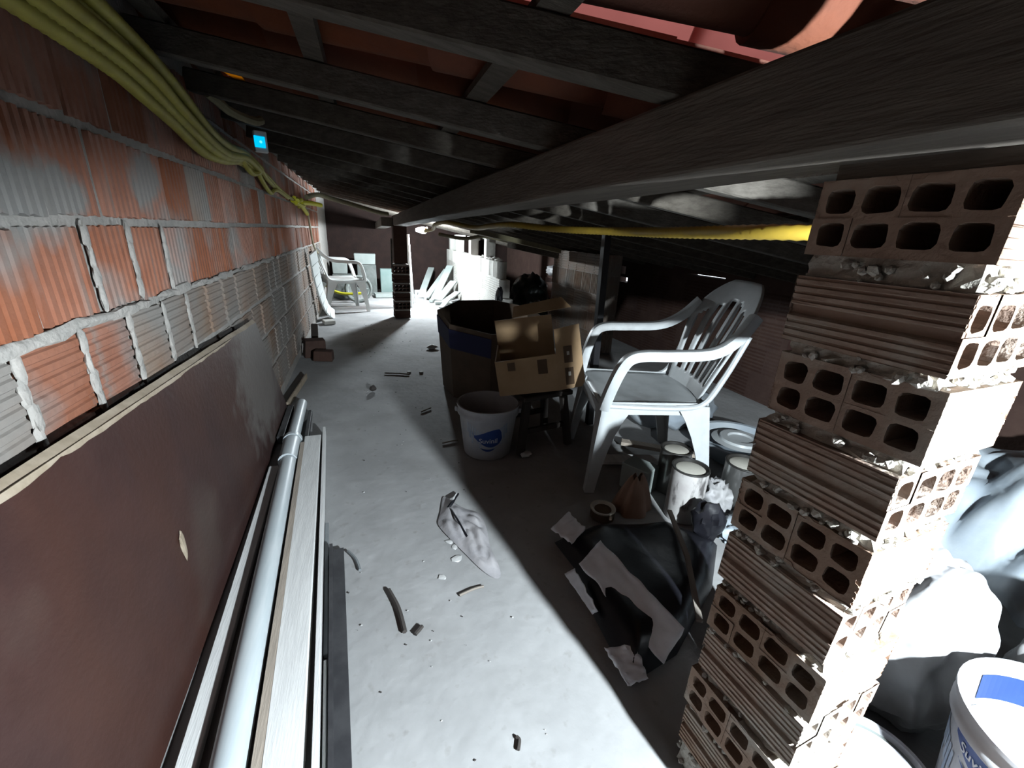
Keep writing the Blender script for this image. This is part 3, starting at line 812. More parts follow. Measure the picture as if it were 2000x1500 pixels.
tag(obj('conduit', mb, M_drab, None, True), 'dull conduit crossing behind the amber one above the low white wall', 'conduit')
mb = MB(); mb.bar((0.80, 3.47, 1.075), (1.90, 4.22, 0.925), 0.05, 0.04); tag(obj('pole', mb, M_drab), 'pale pole slung under the roof above the low white wall', 'pole')
mb = MB(); mb.bar((1.30, 4.08, 0.985), (1.98, 4.42, 0.885), 0.03, 0.09); tag(obj('plank', mb, M_wood), 'wide grey board slung under the eave beside the brick stack', 'plank')

# ------------------------------------------------------------------ small lit gadgets by the wall
gd = thing('charger_lamp', 'small white box with a glowing cyan face hung beside the yellow hoses', 'light', (-0.452, 2.53, 1.41), 0.35)
mb = MB(); mb.box((0, 0, 0.002), (0.055, 0.03, 0.09)); bevel(obj('case', mb, M_whitefar, gd), 0.004, 2)
mb = MB(); mb.box((-0.006, -0.0165, 0.0), (0.046, 0.004, 0.048)); bevel(obj('screen', mb, emis('cyan_screen', (0.0, 0.55, 1.0), 1.15), gd), 0.003, 2)
mb = MB(); mb.lathe([(0.0005, 0.001), (0.006, 0.0012)], 12); o = obj('screen_spot', mb, emis('cyan_spot', (0.15, 0.8, 1.0), 1.3), gd); o.location = (-0.002, -0.0188, 0); o.rotation_euler = (PI / 2, 0, 0)
mb = MB(); mb.tube(catmull([(0, 0, 0.045), (-0.02, 0, 0.10), (-0.05, -0.01, 0.12)], 6), 0.0015, 5); obj('wire', mb, M_blackmetal, gd)

# ------------------------------------------------------------------ chairs
def chair(name, label, loc, rz, material, group=None):
    t = thing(name, label, 'chair', loc, rz, group)
    W = 0.255
    # seat: faces local -y
    def seat(u, v):
        x = (u - 0.5) * 2; y = -0.25 + 0.46 * v
        wv = 0.235 - 0.025 * v
        dip = 0.018 * (1 - x * x) * math.sin(PI * min(1, v * 1.15))
        lip = -0.028 * max(0, (0.14 - v) / 0.14) ** 2
        return (x * wv, y, 0.418 - dip + lip)
    mb = MB(); mb.grid(seat, 14, 14); o = obj('seat', mb, material, t, True); solidify(o, 0.006)
    # apron under the seat
    mb = MB()
    mb.bar((-0.23, -0.245, 0.365), (0.23, -0.245, 0.365), 0.008, 0.055)
    mb.bar((-0.212, 0.205, 0.39), (0.212, 0.205, 0.39), 0.008, 0.05)
    for s in (-1, 1): mb.bar((s * 0.237, -0.25, 0.395), (s * 0.213, 0.21, 0.395), 0.008, 0.055)
    obj('apron', mb, material, t)
    # backrest: fan shaped, with slots
    def bp(x, z):      # point on the curved, reclined back surface; z from seat
        h = (z - 0.40) / 0.50
        return Vector((x, 0.205 + 0.16 * h + 0.03 * h * h - 0.05 * (x / 0.25) ** 2, z))
    def half(z):
        h = (z - 0.40) / 0.50
        if h < 0.62: return 0.165 + 0.075 * (h / 0.62)
        k = (h - 0.62) / 0.38
        return 0.24 * math.sqrt(max(0.0, 1 - 0.82 * k ** 2.2))
    mb = MB(); NZ = 40; NXs = 28
    zs = [0.40 + 0.50 * j / NZ for j in range(NZ + 1)]
    idx = {}; vs = []
    for j, z in enumerate(zs):
        hw = half(z)
        for i in range(NXs + 1):
            x = (i / NXs * 2 - 1) * hw
            top = 0.0
            if j == NZ: top = 0
            idx[(i, j)] = len(vs); vs.append(bp(x, z + 0.012 * (1 - (x / 0.25) ** 2) * (j / NZ)))
    fs = []
    for j in range(NZ):
        h = (j + 0.5) / NZ
        for i in range(NXs):
            u = (i + 0.5) / NXs
            slot = False
            if 0.14 < h < 0.84 - 0.25 * abs(u - 0.5) ** 1.3 * 2:
                c = u * 6.4 - 0.2
                k = c - math.floor(c)
                slot = (0.36 < k < 0.9) and 0.08 < u < 0.92
            if not slot: fs.append((idx[(i, j)], idx[(i + 1, j)], idx[(i + 1, j + 1)], idx[(i, j + 1)]))
    mb.add(vs, fs); o = obj('backrest', mb, material, t, True); solidify(o, 0.009, 0)
    # arms: a broad rounded band from the back edge forward, then down to the front corner
    for s in (-1, 1):
        path = catmull([(s * 0.236, 0.305, 0.80), (s * 0.262, 0.235, 0.715), (s * 0.280, 0.14, 0.662), (s * 0.285, -0.02, 0.648), (s * 0.283, -0.12, 0.644),
                        (s * 0.279, -0.175, 0.628), (s * 0.272, -0.205, 0.585), (s * 0.262, -0.232, 0.50), (s * 0.246, -0.252, 0.40)], 6)
        mb = MB(); vs = []; n = len(path); prof = [(-0.024, 0.004), (-0.019, 0.013), (0.0, 0.016), (0.019, 0.013), (0.024, 0.004), (0.024, -0.024), (0.0205, -0.024), (0.019, 0.0), (-0.019, 0.0), (-0.0205, -0.024), (-0.024, -0.024)]
        for i, p in enumerate(path):
            tg = (path[min(i + 1, n - 1)] - path[max(i - 1, 0)]).normalized()
            sx = Vector((1, 0, 0)); sx = (sx - tg * sx.dot(tg)).normalized(); nn = tg.cross(sx)
            if nn.z < 0 and i < n * 0.55: nn = -nn
            if i >= n * 0.55 and nn.y > 0: nn = -nn
            wk = 1.0 if i < n * 0.6 else 1.0 + 0.25 * (i / n - 0.6)
            for a, b in prof: vs.append(p + sx * a * wk + nn * b)
        k = len(prof); fs = [(i * k + q, i * k + (q + 1) % k, (i + 1) * k + (q + 1) % k, (i + 1) * k + q) for i in range(n - 1) for q in range(k)]
        fs += [tuple(range(k)), tuple(range((n - 1) * k, n * k))[::-1]]
        mb.add(vs, fs); obj('armrest', mb, material, t, True)
        # side rail: rises from the seat side to the back edge
        mb = MB(); mb.tube(catmull([(s * 0.246, -0.24, 0.41), (s * 0.243, -0.08, 0.405), (s * 0.235, 0.10, 0.405), (s * 0.225, 0.19, 0.43), (s * 0.232, 0.245, 0.55), (s * 0.24, 0.30, 0.72)], 5), 0.012, 8)
        obj('side_rail', mb, material, t, True)
    # legs: tapered angle sections
    for s in (-1, 1):
        for f in (-1, 1):
            topx, topy = s * 0.238, (-0.245 if f < 0 else 0.205)
            botx, boty = s * 0.262, (-0.285 if f < 0 else 0.275)
            mb = MB()
            def Lsec(x, y, z, w1, w2, th=0.007):
                ix = -s; iy = -f
                return [(x, y * 1.0, z), (x + ix * w1, y, z), (x + ix * w1, y + iy * -0 + (iy) * th, z), (x + ix * th, y + iy * th, z), (x + ix * th, y + iy * w2, z), (x, y + iy * w2, z)]
            vs = []; lv = 6
            for q in range(lv + 1):
                k = q / lv
                z = 0.415 * (1 - k); flare = (1 - k) ** 3
                vs += Lsec(topx + (botx - topx) * k, (topy + (boty - topy) * k) * 1.0, z, 0.036 + 0.020 * (1 - k) + 0.06 * flare, 0.042 + 0.025 * (1 - k) + 0.07 * flare)
            # y inward direction
            fs = [(q * 6 + a, q * 6 + (a + 1) % 6, (q + 1) * 6 + (a + 1) % 6, (q + 1) * 6 + a) for q in range(lv) for a in range(6)]
            fs += [(0, 1, 2, 3), (0, 3, 4, 5), (lv * 6, lv * 6 + 3, lv * 6 + 2, lv * 6 + 1), (lv * 6, lv * 6 + 5, lv * 6 + 4, lv * 6 + 3)]
            mb.add(vs, fs); obj('leg', mb, material, t)
    return t
# near chair: faces the aisle (world -x), turned slightly towards the viewer's far side
ch = chair('plastic_chair', 'white plastic armchair with a slatted fan back standing behind the paint cans', (1.19, 1.565, 0), math.radians(-90 - 16.3), M_white)
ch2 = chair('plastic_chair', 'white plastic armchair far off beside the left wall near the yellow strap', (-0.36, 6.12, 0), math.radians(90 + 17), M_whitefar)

# ------------------------------------------------------------------ octagonal drum
dr = thing('cardboard_drum', 'big dark eight-sided cardboard drum with a navy band, open at the top', 'drum', (0.80, 2.80, 0), math.radians(6))
def drumring(k, z, sc):
    a = PI / 8 + k * PI / 4
    return Vector((0.385 * sc * math.cos(a), 0.385 * sc * math.sin(a), z))
N8 = 8
def drum_surface(z0, z1, s0, s1, k0=0, k1=8, off=0.0):
    mb_ = MB(); vs = []
    for k in range(k0, k1 + 1):
        a = PI / 8 + k * PI / 4
        yy = math.sin(a)
        rise = 0.055 * (yy + 1)
        for z, s_ in ((z0, s0), (z1, s1)):
            zz = z + (rise if z > 0.3 else rise * z / 0.47)
            vs.append(((0.385 * s_ + off) * math.cos(a), (0.385 * s_ + off) * math.sin(a), zz))
    n_ = k1 - k0
    mb_.add(vs, [(2 * i, 2 * i + 2, 2 * i + 3, 2 * i + 1) for i in range(n_)]); return mb_
o = obj('drum_wall', drum_surface(0.0, 0.47, 0.90, 1.0), M_carddark, dr); solidify(o, 0.012, -1)
o = obj('navy_band', drum_surface(0.315, 0.44, 0.968, 0.995, 3, 5, 0.003), M_navy, dr); solidify(o, 0.003, 1); o['label'] = 'dark navy printed band'
mb = MB(); mb.lathe([(0.0005, 0.01), (0.34, 0.012)], 8, a0=PI / 8, a1=2 * PI + PI / 8); obj('drum_base', mb, M_carddark, dr)

# ------------------------------------------------------------------ paint buckets
def label_patch(name, shape, r_of_z, a0, material, parent, nu=28, off=0.0012):
    """shape(u) -> (z_low, z_high, arc) wrapped on a bucket wall around angle a0"""
    mb_ = MB(); vs = []
    for i in range(nu + 1):
        s_, zl, zh = shape(i / nu)
        for q in range(5):
            z = zl + (zh - zl) * q / 4; r = r_of_z(z) + off
            vs.append((r * math.cos(a0 + s_ / r), r * math.sin(a0 + s_ / r), z))
    mb_.add(vs, [(i * 5 + q, (i + 1) * 5 + q, (i + 1) * 5 + q + 1, i * 5 + q + 1) for i in range(nu) for q in range(4)])
    return obj(name, mb_, material, parent, True)
def wrap_text(txt, size, r_of_z, a0, s0, z0, material, parent, slope=0.0, off=0.0024):
    cu = bpy.data.curves.new('lettering', 'FONT'); cu.body = txt; cu.size = size; cu.align_x = 'CENTER'; cu.offset = size * 0.012
    to = bpy.data.objects.new('lettering', cu); COL.objects.link(to)
    dg = bpy.context.evaluated_depsgraph_get()
    me = bpy.data.meshes.new_from_object(to.evaluated_get(dg))
    bpy.data.objects.remove(to)
    for v in me.vertices:
        s_ = s0 + v.co.x; z = z0 + v.co.y + slope * v.co.x; r = r_of_z(z) + off
        v.co = (r * math.cos(a0 + s_ / r), r * math.sin(a0 + s_ / r), z)
    return obj('lettering', me, material, parent)
def bucket(label, loc, rb, rt_, h, face, logo, sc=1.0, zl=0.47, tilt=(0, 0)):
    t = thing('paint_bucket', label, 'bucket', loc)
    t.rotation_euler = (tilt[0], tilt[1], 0)
    rz = lambda z: rb + (rt_ - rb) * z / h
    th = 0.004
    prof = [(0.0005, 0.002), (rb - 0.006, 0.0), (rb, 0.006), (rz(h - 0.05), h - 0.05), (rz(h) + 0.003, h - 0.048), (rz(h) + 0.004, h - 0.034), (rz(h) + 0.001, h - 0.03), (rz(h) + 0.001, h - 0.012), (rz(h) + 0.006, h - 0.008), (rz(h) + 0.006, h),
            (rz(h) - 0.002, h), (rz(h) - 0.005, h - 0.01), (rb - th, 0.012), (0.0005, 0.012)]
    mb_ = MB(); mb_.lathe(prof, 48); obj('bucket_body', mb_, M_bucket, t, True)
    if logo:
        # leaf shaped blue mark: thin tip on the left, fat rounded end on the right
        def leaf(u):
            s_ = (u - 0.5) * 0.15 * sc
            zc = zl * h
            up = (0.012 + 0.042 * math.sin(min(1, u * 1.02) * PI * 0.56) ** 1.6) * sc
            if u > 0.86: up *= math.sqrt(max(0, 1 - ((u - 0.86) / 0.14) ** 2))
            lo = (-0.004 - 0.046 * math.sin(u ** 1.1 * PI * 0.9) ** 1.1) * sc
            if u > 0.86: lo *= math.sqrt(max(0, 1 - ((u - 0.86) / 0.14) ** 2))
            if u < 0.04: up = 0.018 * sc; lo = 0.012 * sc
            return (s_, zc + lo + 0.01 * (1 - u) * sc, zc + up)
        label_patch('blue_mark', leaf, rz, face, M_blue, t)
        def arc(u):
            s_ = (u - 0.5) * 0.085 * sc + 0.004
            k = 4 * u * (1 - u)
            return (s_, zl * h - (0.047 + 0.024 * k) * sc, zl * h - (0.050 + 0.008 * k) * sc)
        label_patch('blue_underline', arc, rz, face, M_blue, t, 16)
        wrap_text('Suvinil', 0.036 * sc, rz, face, 0.006 * sc, zl * h - 0.022 * sc, M_print, t, 0.03)
        # pale blue vertical brush streaks printed around the label
        for a_off, sgn in ((-0.75, 1), (0.72, -1)):
            for k in range(7):
                s0 = (a_off * rz(h * 0.6)) + sgn * 0.014 * k * sc
                zz = h * 0.76 - 0.008 * k * sc
                label_patch('print_streak', (lambda u, s0=s0, zz=zz, k=k: (s0 + (u - 0.5) * 0.011 * sc, zz - (0.055 + 0.02 * ((k * 7) % 3)) * sc, zz)), rz, face, M_palebl, t, 2, 0.0009)
    for sg in (-1, 1):
        a = face + sg * PI / 2; mb_ = MB()
        c = Vector(((rt_ + 0.004) * math.cos(a), (rt_ + 0.004) * math.sin(a), h - 0.04))
        mb_.lathe([(0.0005, 0.012), (0.012, 0.012), (0.014, 0.0), (0.012, -0.012), (0.0005, -0.012)], 10, c)
        obj('handle_ear', mb_, M_bucket, t, True)
    return t
b1 = bucket('white paint bucket with a blue leaf mark on the floor before the dark drum', (0.527, 1.872, 0), 0.118, 0.150, 0.268, math.radians(-106), True)
mb = MB(); mb.lathe([(0.0005, 0.14), (0.128, 0.135)], 24); lump(mb, (0.02, 0.03, 0.14), (0.08, 0.07, 0.03), seed=4, sub=2)
obj('dark_contents', mb, M_crumb, b1, True)['label'] = 'dark rubble inside the bucket'
b2 = bucket('white paint bucket with a blue leaf mark at the lower right, nearest to the viewer', (1.055, 0.115, 0), 0.116, 0.153, 0.322, math.radians(153), True, 0.74, 0.79)
mb = MB(); mb.lathe([(0.0005, 0.225), (0.136, 0.225)], 24); obj('paint', mb, M_tarp, b2, True)
mb = MB(); vs = []
for i in range(25):
    a = math.radians(-20 + 100 * i / 24)
    vs += [(0.1372 * math.cos(a), 0.1372 * math.sin(a), 0.24), (0.1438 * math.cos(a), 0.1438 * math.sin(a), 0.295)]
mb.add(vs, [(2 * i, 2 * i + 2, 2 * i + 3, 2 * i + 1) for i in range(24)]); obj('blue_inner_film', mb, M_midblue, b2)
# low lid-covered tub at the foot of the pillar
tb = thing('tub', 'low white tub closed with a ringed lid at the foot of the near pillar', 'tub', (0.882, 0.268, 0))
mb = MB(); mb.lathe([(0.0005, 0.0), (0.082, 0.0), (0.095, 0.095)], 40); obj('tub_body', mb, M_bucket, tb, True)
mb = MB(); mb.lathe([(0.095, 0.085), (0.101, 0.085), (0.103, 0.105), (0.099, 0.112), (0.093, 0.110), (0.088, 0.100), (0.081, 0.098), (0.077, 0.104), (0.0005, 0.106)], 48); obj('lid', mb, M_bucket, tb, True)
mb = MB(); mb.lathe([(0.0875, 0.1008), (0.0815, 0.0988)], 48); obj('lid_groove', mb, M_rubber, tb, True)

# ------------------------------------------------------------------ cut-open carton on a dark stool
st = thing('stool', 'dark wooden stool with splayed legs under the cut-open carton', 'stool', (0.80, 1.92, 0), math.radians(12))
mb = MB(); mb.box((0, 0, 0.300), (0.30, 0.24, 0.024)); bevel(obj('stool_top', mb, M_darkwood, st), 0.004, 1)
for sx in (-1, 1):
    for sy in (-1, 1):
        mb = MB(); mb.bar((sx * 0.11, sy * 0.085, 0.29), (sx * 0.15, sy * 0.115, 0.0), 0.032, 0.032, up=(0, 1, 0)); obj('leg', mb, M_darkwood, st)
for sy in (-1, 1):
    mb = MB(); mb.bar((-0.13, sy * 0.10, 0.12), (0.13, sy * 0.10, 0.12), 0.02, 0.025); obj('stretcher', mb, M_darkwood, st)
cx = thing('cardboard_box', 'brown cut-open carton tilted on the dark stool beside the drum', 'box', (0.735, 1.855, 0.345))
cx.rotation_euler = (math.radians(2), math.radians(-10), math.radians(-21))
Wc, Dc, Hc, tc_ = 0.285, 0.21, 0.325, 0.005
def panel(name, vs, parent=cx, material=M_card, th=0.005):
    mb_ = MB(); mb_.add(vs, [tuple(range(len(vs)))]); o = obj(name, mb_, material, parent); solidify(o, th, 0); return o
panel('front_panel', [(-Wc / 2, -Dc / 2, 0.003), (Wc / 2, -Dc / 2, 0.003), (Wc / 2, -Dc / 2, 0.185), (-Wc / 2, -Dc / 2, 0.175)])
panel('back_panel', [(-Wc / 2, Dc / 2, 0.003), (Wc / 2, Dc / 2, 0.003), (Wc / 2, Dc / 2, Hc), (-Wc / 2, Dc / 2, Hc)])
panel('left_panel', [(-Wc / 2, -Dc / 2, 0.003), (-Wc / 2, Dc / 2, 0.003), (-Wc / 2, Dc / 2, 0.20), (-Wc / 2, -Dc / 2, 0.175)])
panel('bottom_panel', [(-Wc / 2, -Dc / 2, 0.003), (Wc / 2, -Dc / 2, 0.003), (Wc / 2, Dc / 2, 0.003), (-Wc / 2, Dc / 2, 0.003)])
sp_ = [(Wc / 2, -Dc / 2, 0.003), (Wc / 2 + 0.11, -Dc / 2 + 0.015, 0.006), (Wc / 2 + 0.125, -Dc / 2 + 0.017, 0.03), (Wc / 2 + 0.115, -Dc / 2 + 0.016, 0.31), (Wc / 2, -Dc / 2, 0.30)]
panel('side_flap', sp_)
panel('top_flap', [(-0.05, Dc / 2 - 0.02, Hc + 0.01), (0.24, Dc / 2 - 0.02, Hc + 0.03), (0.20, Dc / 2 + 0.02, Hc + 0.075), (-0.04, Dc / 2 + 0.02, Hc + 0.055)])
fdir = Vector((0.11, 0.015, 0)).normalized(); fn = Vector((fdir.y, -fdir.x, 0))
def patch(name, base, dx, z0, z1, d, nrm, material, offv=0.004):
    p = Vector(base) + nrm * offv
    return panel(name, [tuple(p + Vector((0, 0, z0))), tuple(p + d * dx + Vector((0, 0, z0))), tuple(p + d * dx + Vector((0, 0, z1))), tuple(p + Vector((0, 0, z1)))], cx, material, 0.001)
patch('printed_panel', (Wc / 2 + 0.035, -Dc / 2 + 0.0048, 0), 0.04, 0.135, 0.215, fdir, fn, M_inkbrown)
patch('printed_panel', (Wc / 2 + 0.035, -Dc / 2 + 0.0048, 0), 0.04, 0.025, 0.11, fdir, fn, M_inkbrown)
patch('printed_symbol', (Wc / 2 + 0.049, -Dc / 2 + 0.0067, 0), 0.012, 0.172, 0.190, fdir, fn, M_lid, 0.0052)
patch('printed_symbol', (Wc / 2 + 0.049, -Dc / 2 + 0.0067, 0), 0.012, 0.070, 0.090, fdir, fn, M_lid, 0.0052)
patch('printed_stamp', (-Wc / 2 + 0.055, -Dc / 2, 0), 0.035, 0.125, 0.165, Vector((1, 0, 0)), Vector((0, -1, 0)), M_inkbrown)
patch('printed_stamp', (-Wc / 2 + 0.195, -Dc / 2, 0), 0.045, 0.095, 0.165, Vector((1, 0, 0)), Vector((0, -1, 0)), M_inkbrown)
mb = MB(); lump(mb, (0.70, 1.76, 0.012), (0.03, 0.025, 0.014), seed=2, amp=0.4, sub=2); tag(obj('paper_scrap', mb, M_chip, None, True), 'white scrap lying beneath the cut-open carton', 'scrap')

# ------------------------------------------------------------------ black post
mb = MB(); mb.bar((1.213, 2.05, 0.0), (1.187, 2.055, 1.10), 0.038, 0.038, up=(0, 1, 0))
o = obj('steel_post', mb, M_blackmetal); bevel(o, 0.002, 1); tag(o, 'thin black steel post standing between the carton and the white chair', 'post')

# ------------------------------------------------------------------ paint cans
def can(label, loc, r, h, lidm, bodym, rim=M_darkrim, lid_rise=0.0, tape=False):
    t = thing('paint_can', label, 'can', loc)
    mb_ = MB(); mb_.lathe([(0.0005, 0.0), (r - 0.002, 0.0), (r, 0.003), (r, h - 0.006)], 36); obj('can_body', mb_, bodym, t, True)
    mb_ = MB(); mb_.lathe([(r, h - 0.008), (r + 0.003, h - 0.004), (r + 0.002, h), (r - 0.004, h), (r - 0.012, h - 0.010), (r - 0.016, h - 0.010)], 36); obj('rim', mb_, rim, t, True)
    mb_ = MB(); mb_.lathe([(r - 0.014, h - 0.009), (r - 0.02, h - 0.006 + lid_rise), (0.0005, h - 0.006 + lid_rise)], 36); obj('lid', mb_, lidm, t, True)
    return t
c1 = can('tall silver paint can with a smeared label in front of the white chair', (1.165, 1.155, 0), 0.070, 0.225, M_lid, M_canlabel)
c2 = can('silver paint can with a pale lid behind the smeared one', (1.245, 1.335, 0), 0.066, 0.205, M_lid, M_tin)
c3 = can('wide tin paint can half covered with a white bag beside the near pillar', (1.47, 1.170, 0), 0.078, 0.195, M_lid, M_tin)
c4 = can('small low tub with a white rim on the floor before the chair leg', (0.835, 1.225, 0), 0.048, 0.045, M_inkbrown, M_carddark, M_lid)
mb = MB(); mb.box((0, 0, 0.06), (0.10, 0.13, 0.12)); o = obj('carton', mb, M_greybox, None, loc=(1.10, 1.375, 0), rot=(0, 0, 0.5)); bevel(o, 0.003, 1)
tag(o, 'small dim grey carton beside the smeared paint can', 'box')
def sackfn(u, v):
    a = 2 * PI * u
    k = (1 - v) ** 0.7
    r = 0.075 * (1 + 0.14 * math.sin(3 * a + 1) + 0.08 * math.sin(7 * a)) * (0.25 + 0.75 * k)
    return (r * 1.25 * math.cos(a), r * 0.85 * math.sin(a), 0.15 * v + 0.012 * math.sin(5 * a) * v)
mb = MB(); mb.grid(sackfn, 40, 12); o = obj('paper_sack', mb, M_sack, None, 2, loc=(0.99, 1.245, 0.0), rot=(0, 0, 0.1)); tag(o, 'small crumpled tan sack gathered to a point before the paint cans', 'sack')
mb = MB(); lump(mb, (1.315, 1.150, 0.05), (0.055, 0.06, 0.08), seed=6, amp=0.5, sub=4, flat=0.002, ridge=True)
tag(obj('plastic_bag', mb, M_whitebag, None, 2), 'white plastic bag slumped against the wide tin can', 'bag')
mb = MB(); lump(mb, (1.31, 0.965, 0.03), (0.09, 0.07, 0.05), seed=8, amp=0.55, sub=4, flat=0.002, ridge=True)
tag(obj('plastic_bag', mb, M_tarp, None, 2), 'pale blue clear plastic bag crumpled on the floor behind the near pillar', 'bag')
bs = thing('basin', 'blue-grey plastic basin holding a white lid behind the wide tin can', 'basin', (1.80, 1.50, 0))
mb = MB(); mb.lathe([(0.0005, 0.0), (0.15, 0.0), (0.21, 0.10), (0.225, 0.10), (0.225, 0.108), (0.205, 0.106), (0.145, 0.012), (0.0005, 0.012)], 40); obj('basin_body', mb, M_tarp, bs, True)
mb = MB(); mb.lathe([(0.0005, 0.10), (0.06, 0.102), (0.065, 0.112), (0.10, 0.112), (0.105, 0.10), (0.14, 0.095)], 36); obj('white_lid', mb, M_white, bs, True)
straight('plank', (1.02, 1.60, 0.03), (1.47, 1.20 + 0.26, 0.045), 0.07, 0.02, M_plankw, 'pale plank lying on the floor under the white chair', 'plank')
straight('plank', (1.24, 1.74, 0.03), (1.56, 1.52, 0.03), 0.05, 0.02, M_plankt, 'narrow dull plank lying behind the pale one under the chair', 'plank')
mb = MB(); lump(mb, (1.75, 1.98, 0.09), (0.28, 0.18, 0.12), seed=12, amp=0.4, sub=3, flat=0.002); tag(obj('cloth_heap', mb, M_tarp, None, 2), 'heap of blue-grey cloth on the floor behind the chair', 'cloth')

# ------------------------------------------------------------------ black plastic bundle on the floor
bb = thing('black_sack', 'flat black plastic sack spread on the floor behind the near pillar', 'sack')
outline = [(0.585, 1.13), (0.74, 1.16), (1.06, 1.11), (1.17, 0.96), (1.00, 0.80), (0.73, 0.635), (0.56, 0.60), (0.57, 0.80), (0.60, 0.99)]
ctr = Vector((0.83, 0.92))
mb = MB(); vs = []; M_ = 72; rings_ = 10
P_ = [Vector(p) for p in outline]
dense = []
for i in range(M_):
    t = i / M_ * len(P_); k = int(t); f = t - k
    dense.append(P_[k % len(P_)].lerp(P_[(k + 1) % len(P_)], f))
for j in range(rings_ + 1):
    s_ = 1 - j / rings_
    for i in range(M_):
        p = ctr + (dense[i] - ctr) * s_
        e = 1 - s_
        z = 0.008 + 0.055 * (1 - (1 - min(1, e * 3.2)) ** 2) + 0.014 * noise.noise(Vector((p.x * 7, p.y * 7, 1))) * min(1, e * 4)
        vs.append((p.x, p.y, max(0.002, z if j else 0.002)))
mb.add(vs, [(j * M_ + i, j * M_ + (i + 1) % M_, (j + 1) * M_ + (i + 1) % M_, (j + 1) * M_ + i) for j in range(rings_) for i in range(M_)])
obj('sack_body', mb, M_black, bb, True)
def sheet(name, quad, material, parent, z=(0, 0, 0, 0), amp=0.006, n_=14, seed=0):
    def fn(u, v):
        a = Vector((*quad[0], z[0])).lerp(Vector((*quad[1], z[1])), u); b = Vector((*quad[3], z[3])).lerp(Vector((*quad[2], z[2])), u)
        p = a.lerp(b, v); p.z += amp * noise.noise(Vector((u * 4 + seed, v * 7, seed))); 
        p.x += 0.008 * noise.noise(Vector((v * 6, u * 2, seed + 3))); return p
    mb_ = MB(); mb_.grid(fn, n_, n_ * 2); o = obj(name, mb_, material, parent, True); solidify(o, 0.002, 0); return o
sheet('sheen_strip', [(0.590, 0.955), (0.690, 1.00), (0.740, 0.640), (0.655, 0.600)], M_sheen, bb, (0.06, 0.095, 0.09, 0.04), 0.006, 14, 1)['label'] = 'pale strip imitating bright light on the black plastic'  # this and the next pale sheets imitate light on the plastic
sheet('sheen_flap', [(0.548, 0.965), (0.574, 0.95), (0.570, 0.790), (0.560, 0.800)], M_sheen, bb, (0.02, 0.05, 0.04, 0.02), 0.003, 6, 5)
sheet('sheen_corner', [(0.535, 0.690), (0.610, 0.660), (0.600, 0.585), (0.545, 0.590)], M_sheen, bb, (0.03, 0.05, 0.03, 0.02), 0.008, 8, 7)
sheet('sheen_corner', [(0.575, 1.150), (0.665, 1.195), (0.675, 1.08), (0.605, 1.04)], M_sheen, bb, (0.05, 0.075, 0.085, 0.065), 0.008, 8, 9)
mb = MB(); mb.bar((1.05, 1.10, 0.078), (0.93, 0.86, 0.095), 0.016, 0.008); mb.bar((0.93, 0.86, 0.095), (0.80, 0.65, 0.085), 0.016, 0.008)
tag(obj('wood_strip', mb, M_stick), 'thin brown strip of wood lying across the black plastic sack', 'stick')
mb = MB(); lump(mb, (1.135, 0.995, 0.09), (0.055, 0.05, 0.075), seed=3, amp=0.35, sub=3, ridge=True); obj('sack_lump', mb, M_black, bb, True)  # black ridged lump on the sack beside the can

mb = MB()
def rollfn(u, v):
    a = 2 * PI * u; r = (0.062 + 0.010 * math.sin(3 * a + 4 * v) + 0.006 * math.sin(8 * a)) * (1 - 0.35 * max(0, v - 0.85) / 0.15)
    return (0.865 + r * math.cos(a) + 0.01 * math.sin(6 * v), 0.545 + r * math.sin(a), 0.58 * v)
mb.grid(rollfn, 32, 16); mb.add([(0.865, 0.545, 0.575)] + [rollfn(i / 32, 1) for i in range(32)], [(0, i + 1, (i + 1) % 32 + 1) for i in range(32)])
tag(obj('shading_roll', mb, M_black, None, 2), 'unseen black roll added behind the near brick pillar to block lamp light', 'roll')  # added out of view to shadow the low things by the chair

# ------------------------------------------------------------------ right foreground: sacks and tarps
mb = MB(); lump(mb, (1.15, 0.405, 0.20), (0.12, 0.12, 0.22), seed=5, amp=0.42, sub=4, ridge=True, freq=1.9, flat=0.002)
tag(subsurf(obj('white_sack', mb, M_whitebag, None, 2)), 'bulging white cloth sack between the near pillar and the nearest bucket', 'sack')
mb = MB(); lump(mb, (1.38, 0.19, 0.19), (0.12, 0.11, 0.19), seed=15, amp=0.35, sub=4, flat=0.002, ridge=True)
tag(subsurf(obj('white_sack', mb, M_whitebag, None, 2)), 'smooth white plastic sack behind the nearest bucket at the right edge', 'sack')
def tarp(u, v):
    a = -0.25 + 1.9 * u
    x = 1.62 + 0.85 * v + 0.10 * math.sin(a * 3); y = 0.22 + 0.80 * u
    z = 0.50 * math.sin(min(1, 0.15 + v * 1.3) * PI * 0.55) * (0.75 + 0.25 * math.sin(u * 5)) 
    f = abs(noise.noise(Vector((u * 5, v * 2.2, 3)))) * 0.22 + abs(noise.noise(Vector((u * 9, v * 5, 8)))) * 0.07
    return (x - f * 0.6, y, max(0.004, z + f - 0.04))
mb = MB(); mb.grid(tarp, 44, 44); o = obj('tarp', mb, M_tarp, None, 2); solidify(o, 0.004, 0)
tag(o, 'crumpled grey-blue tarp heaped against the wall at the right edge', 'tarp')

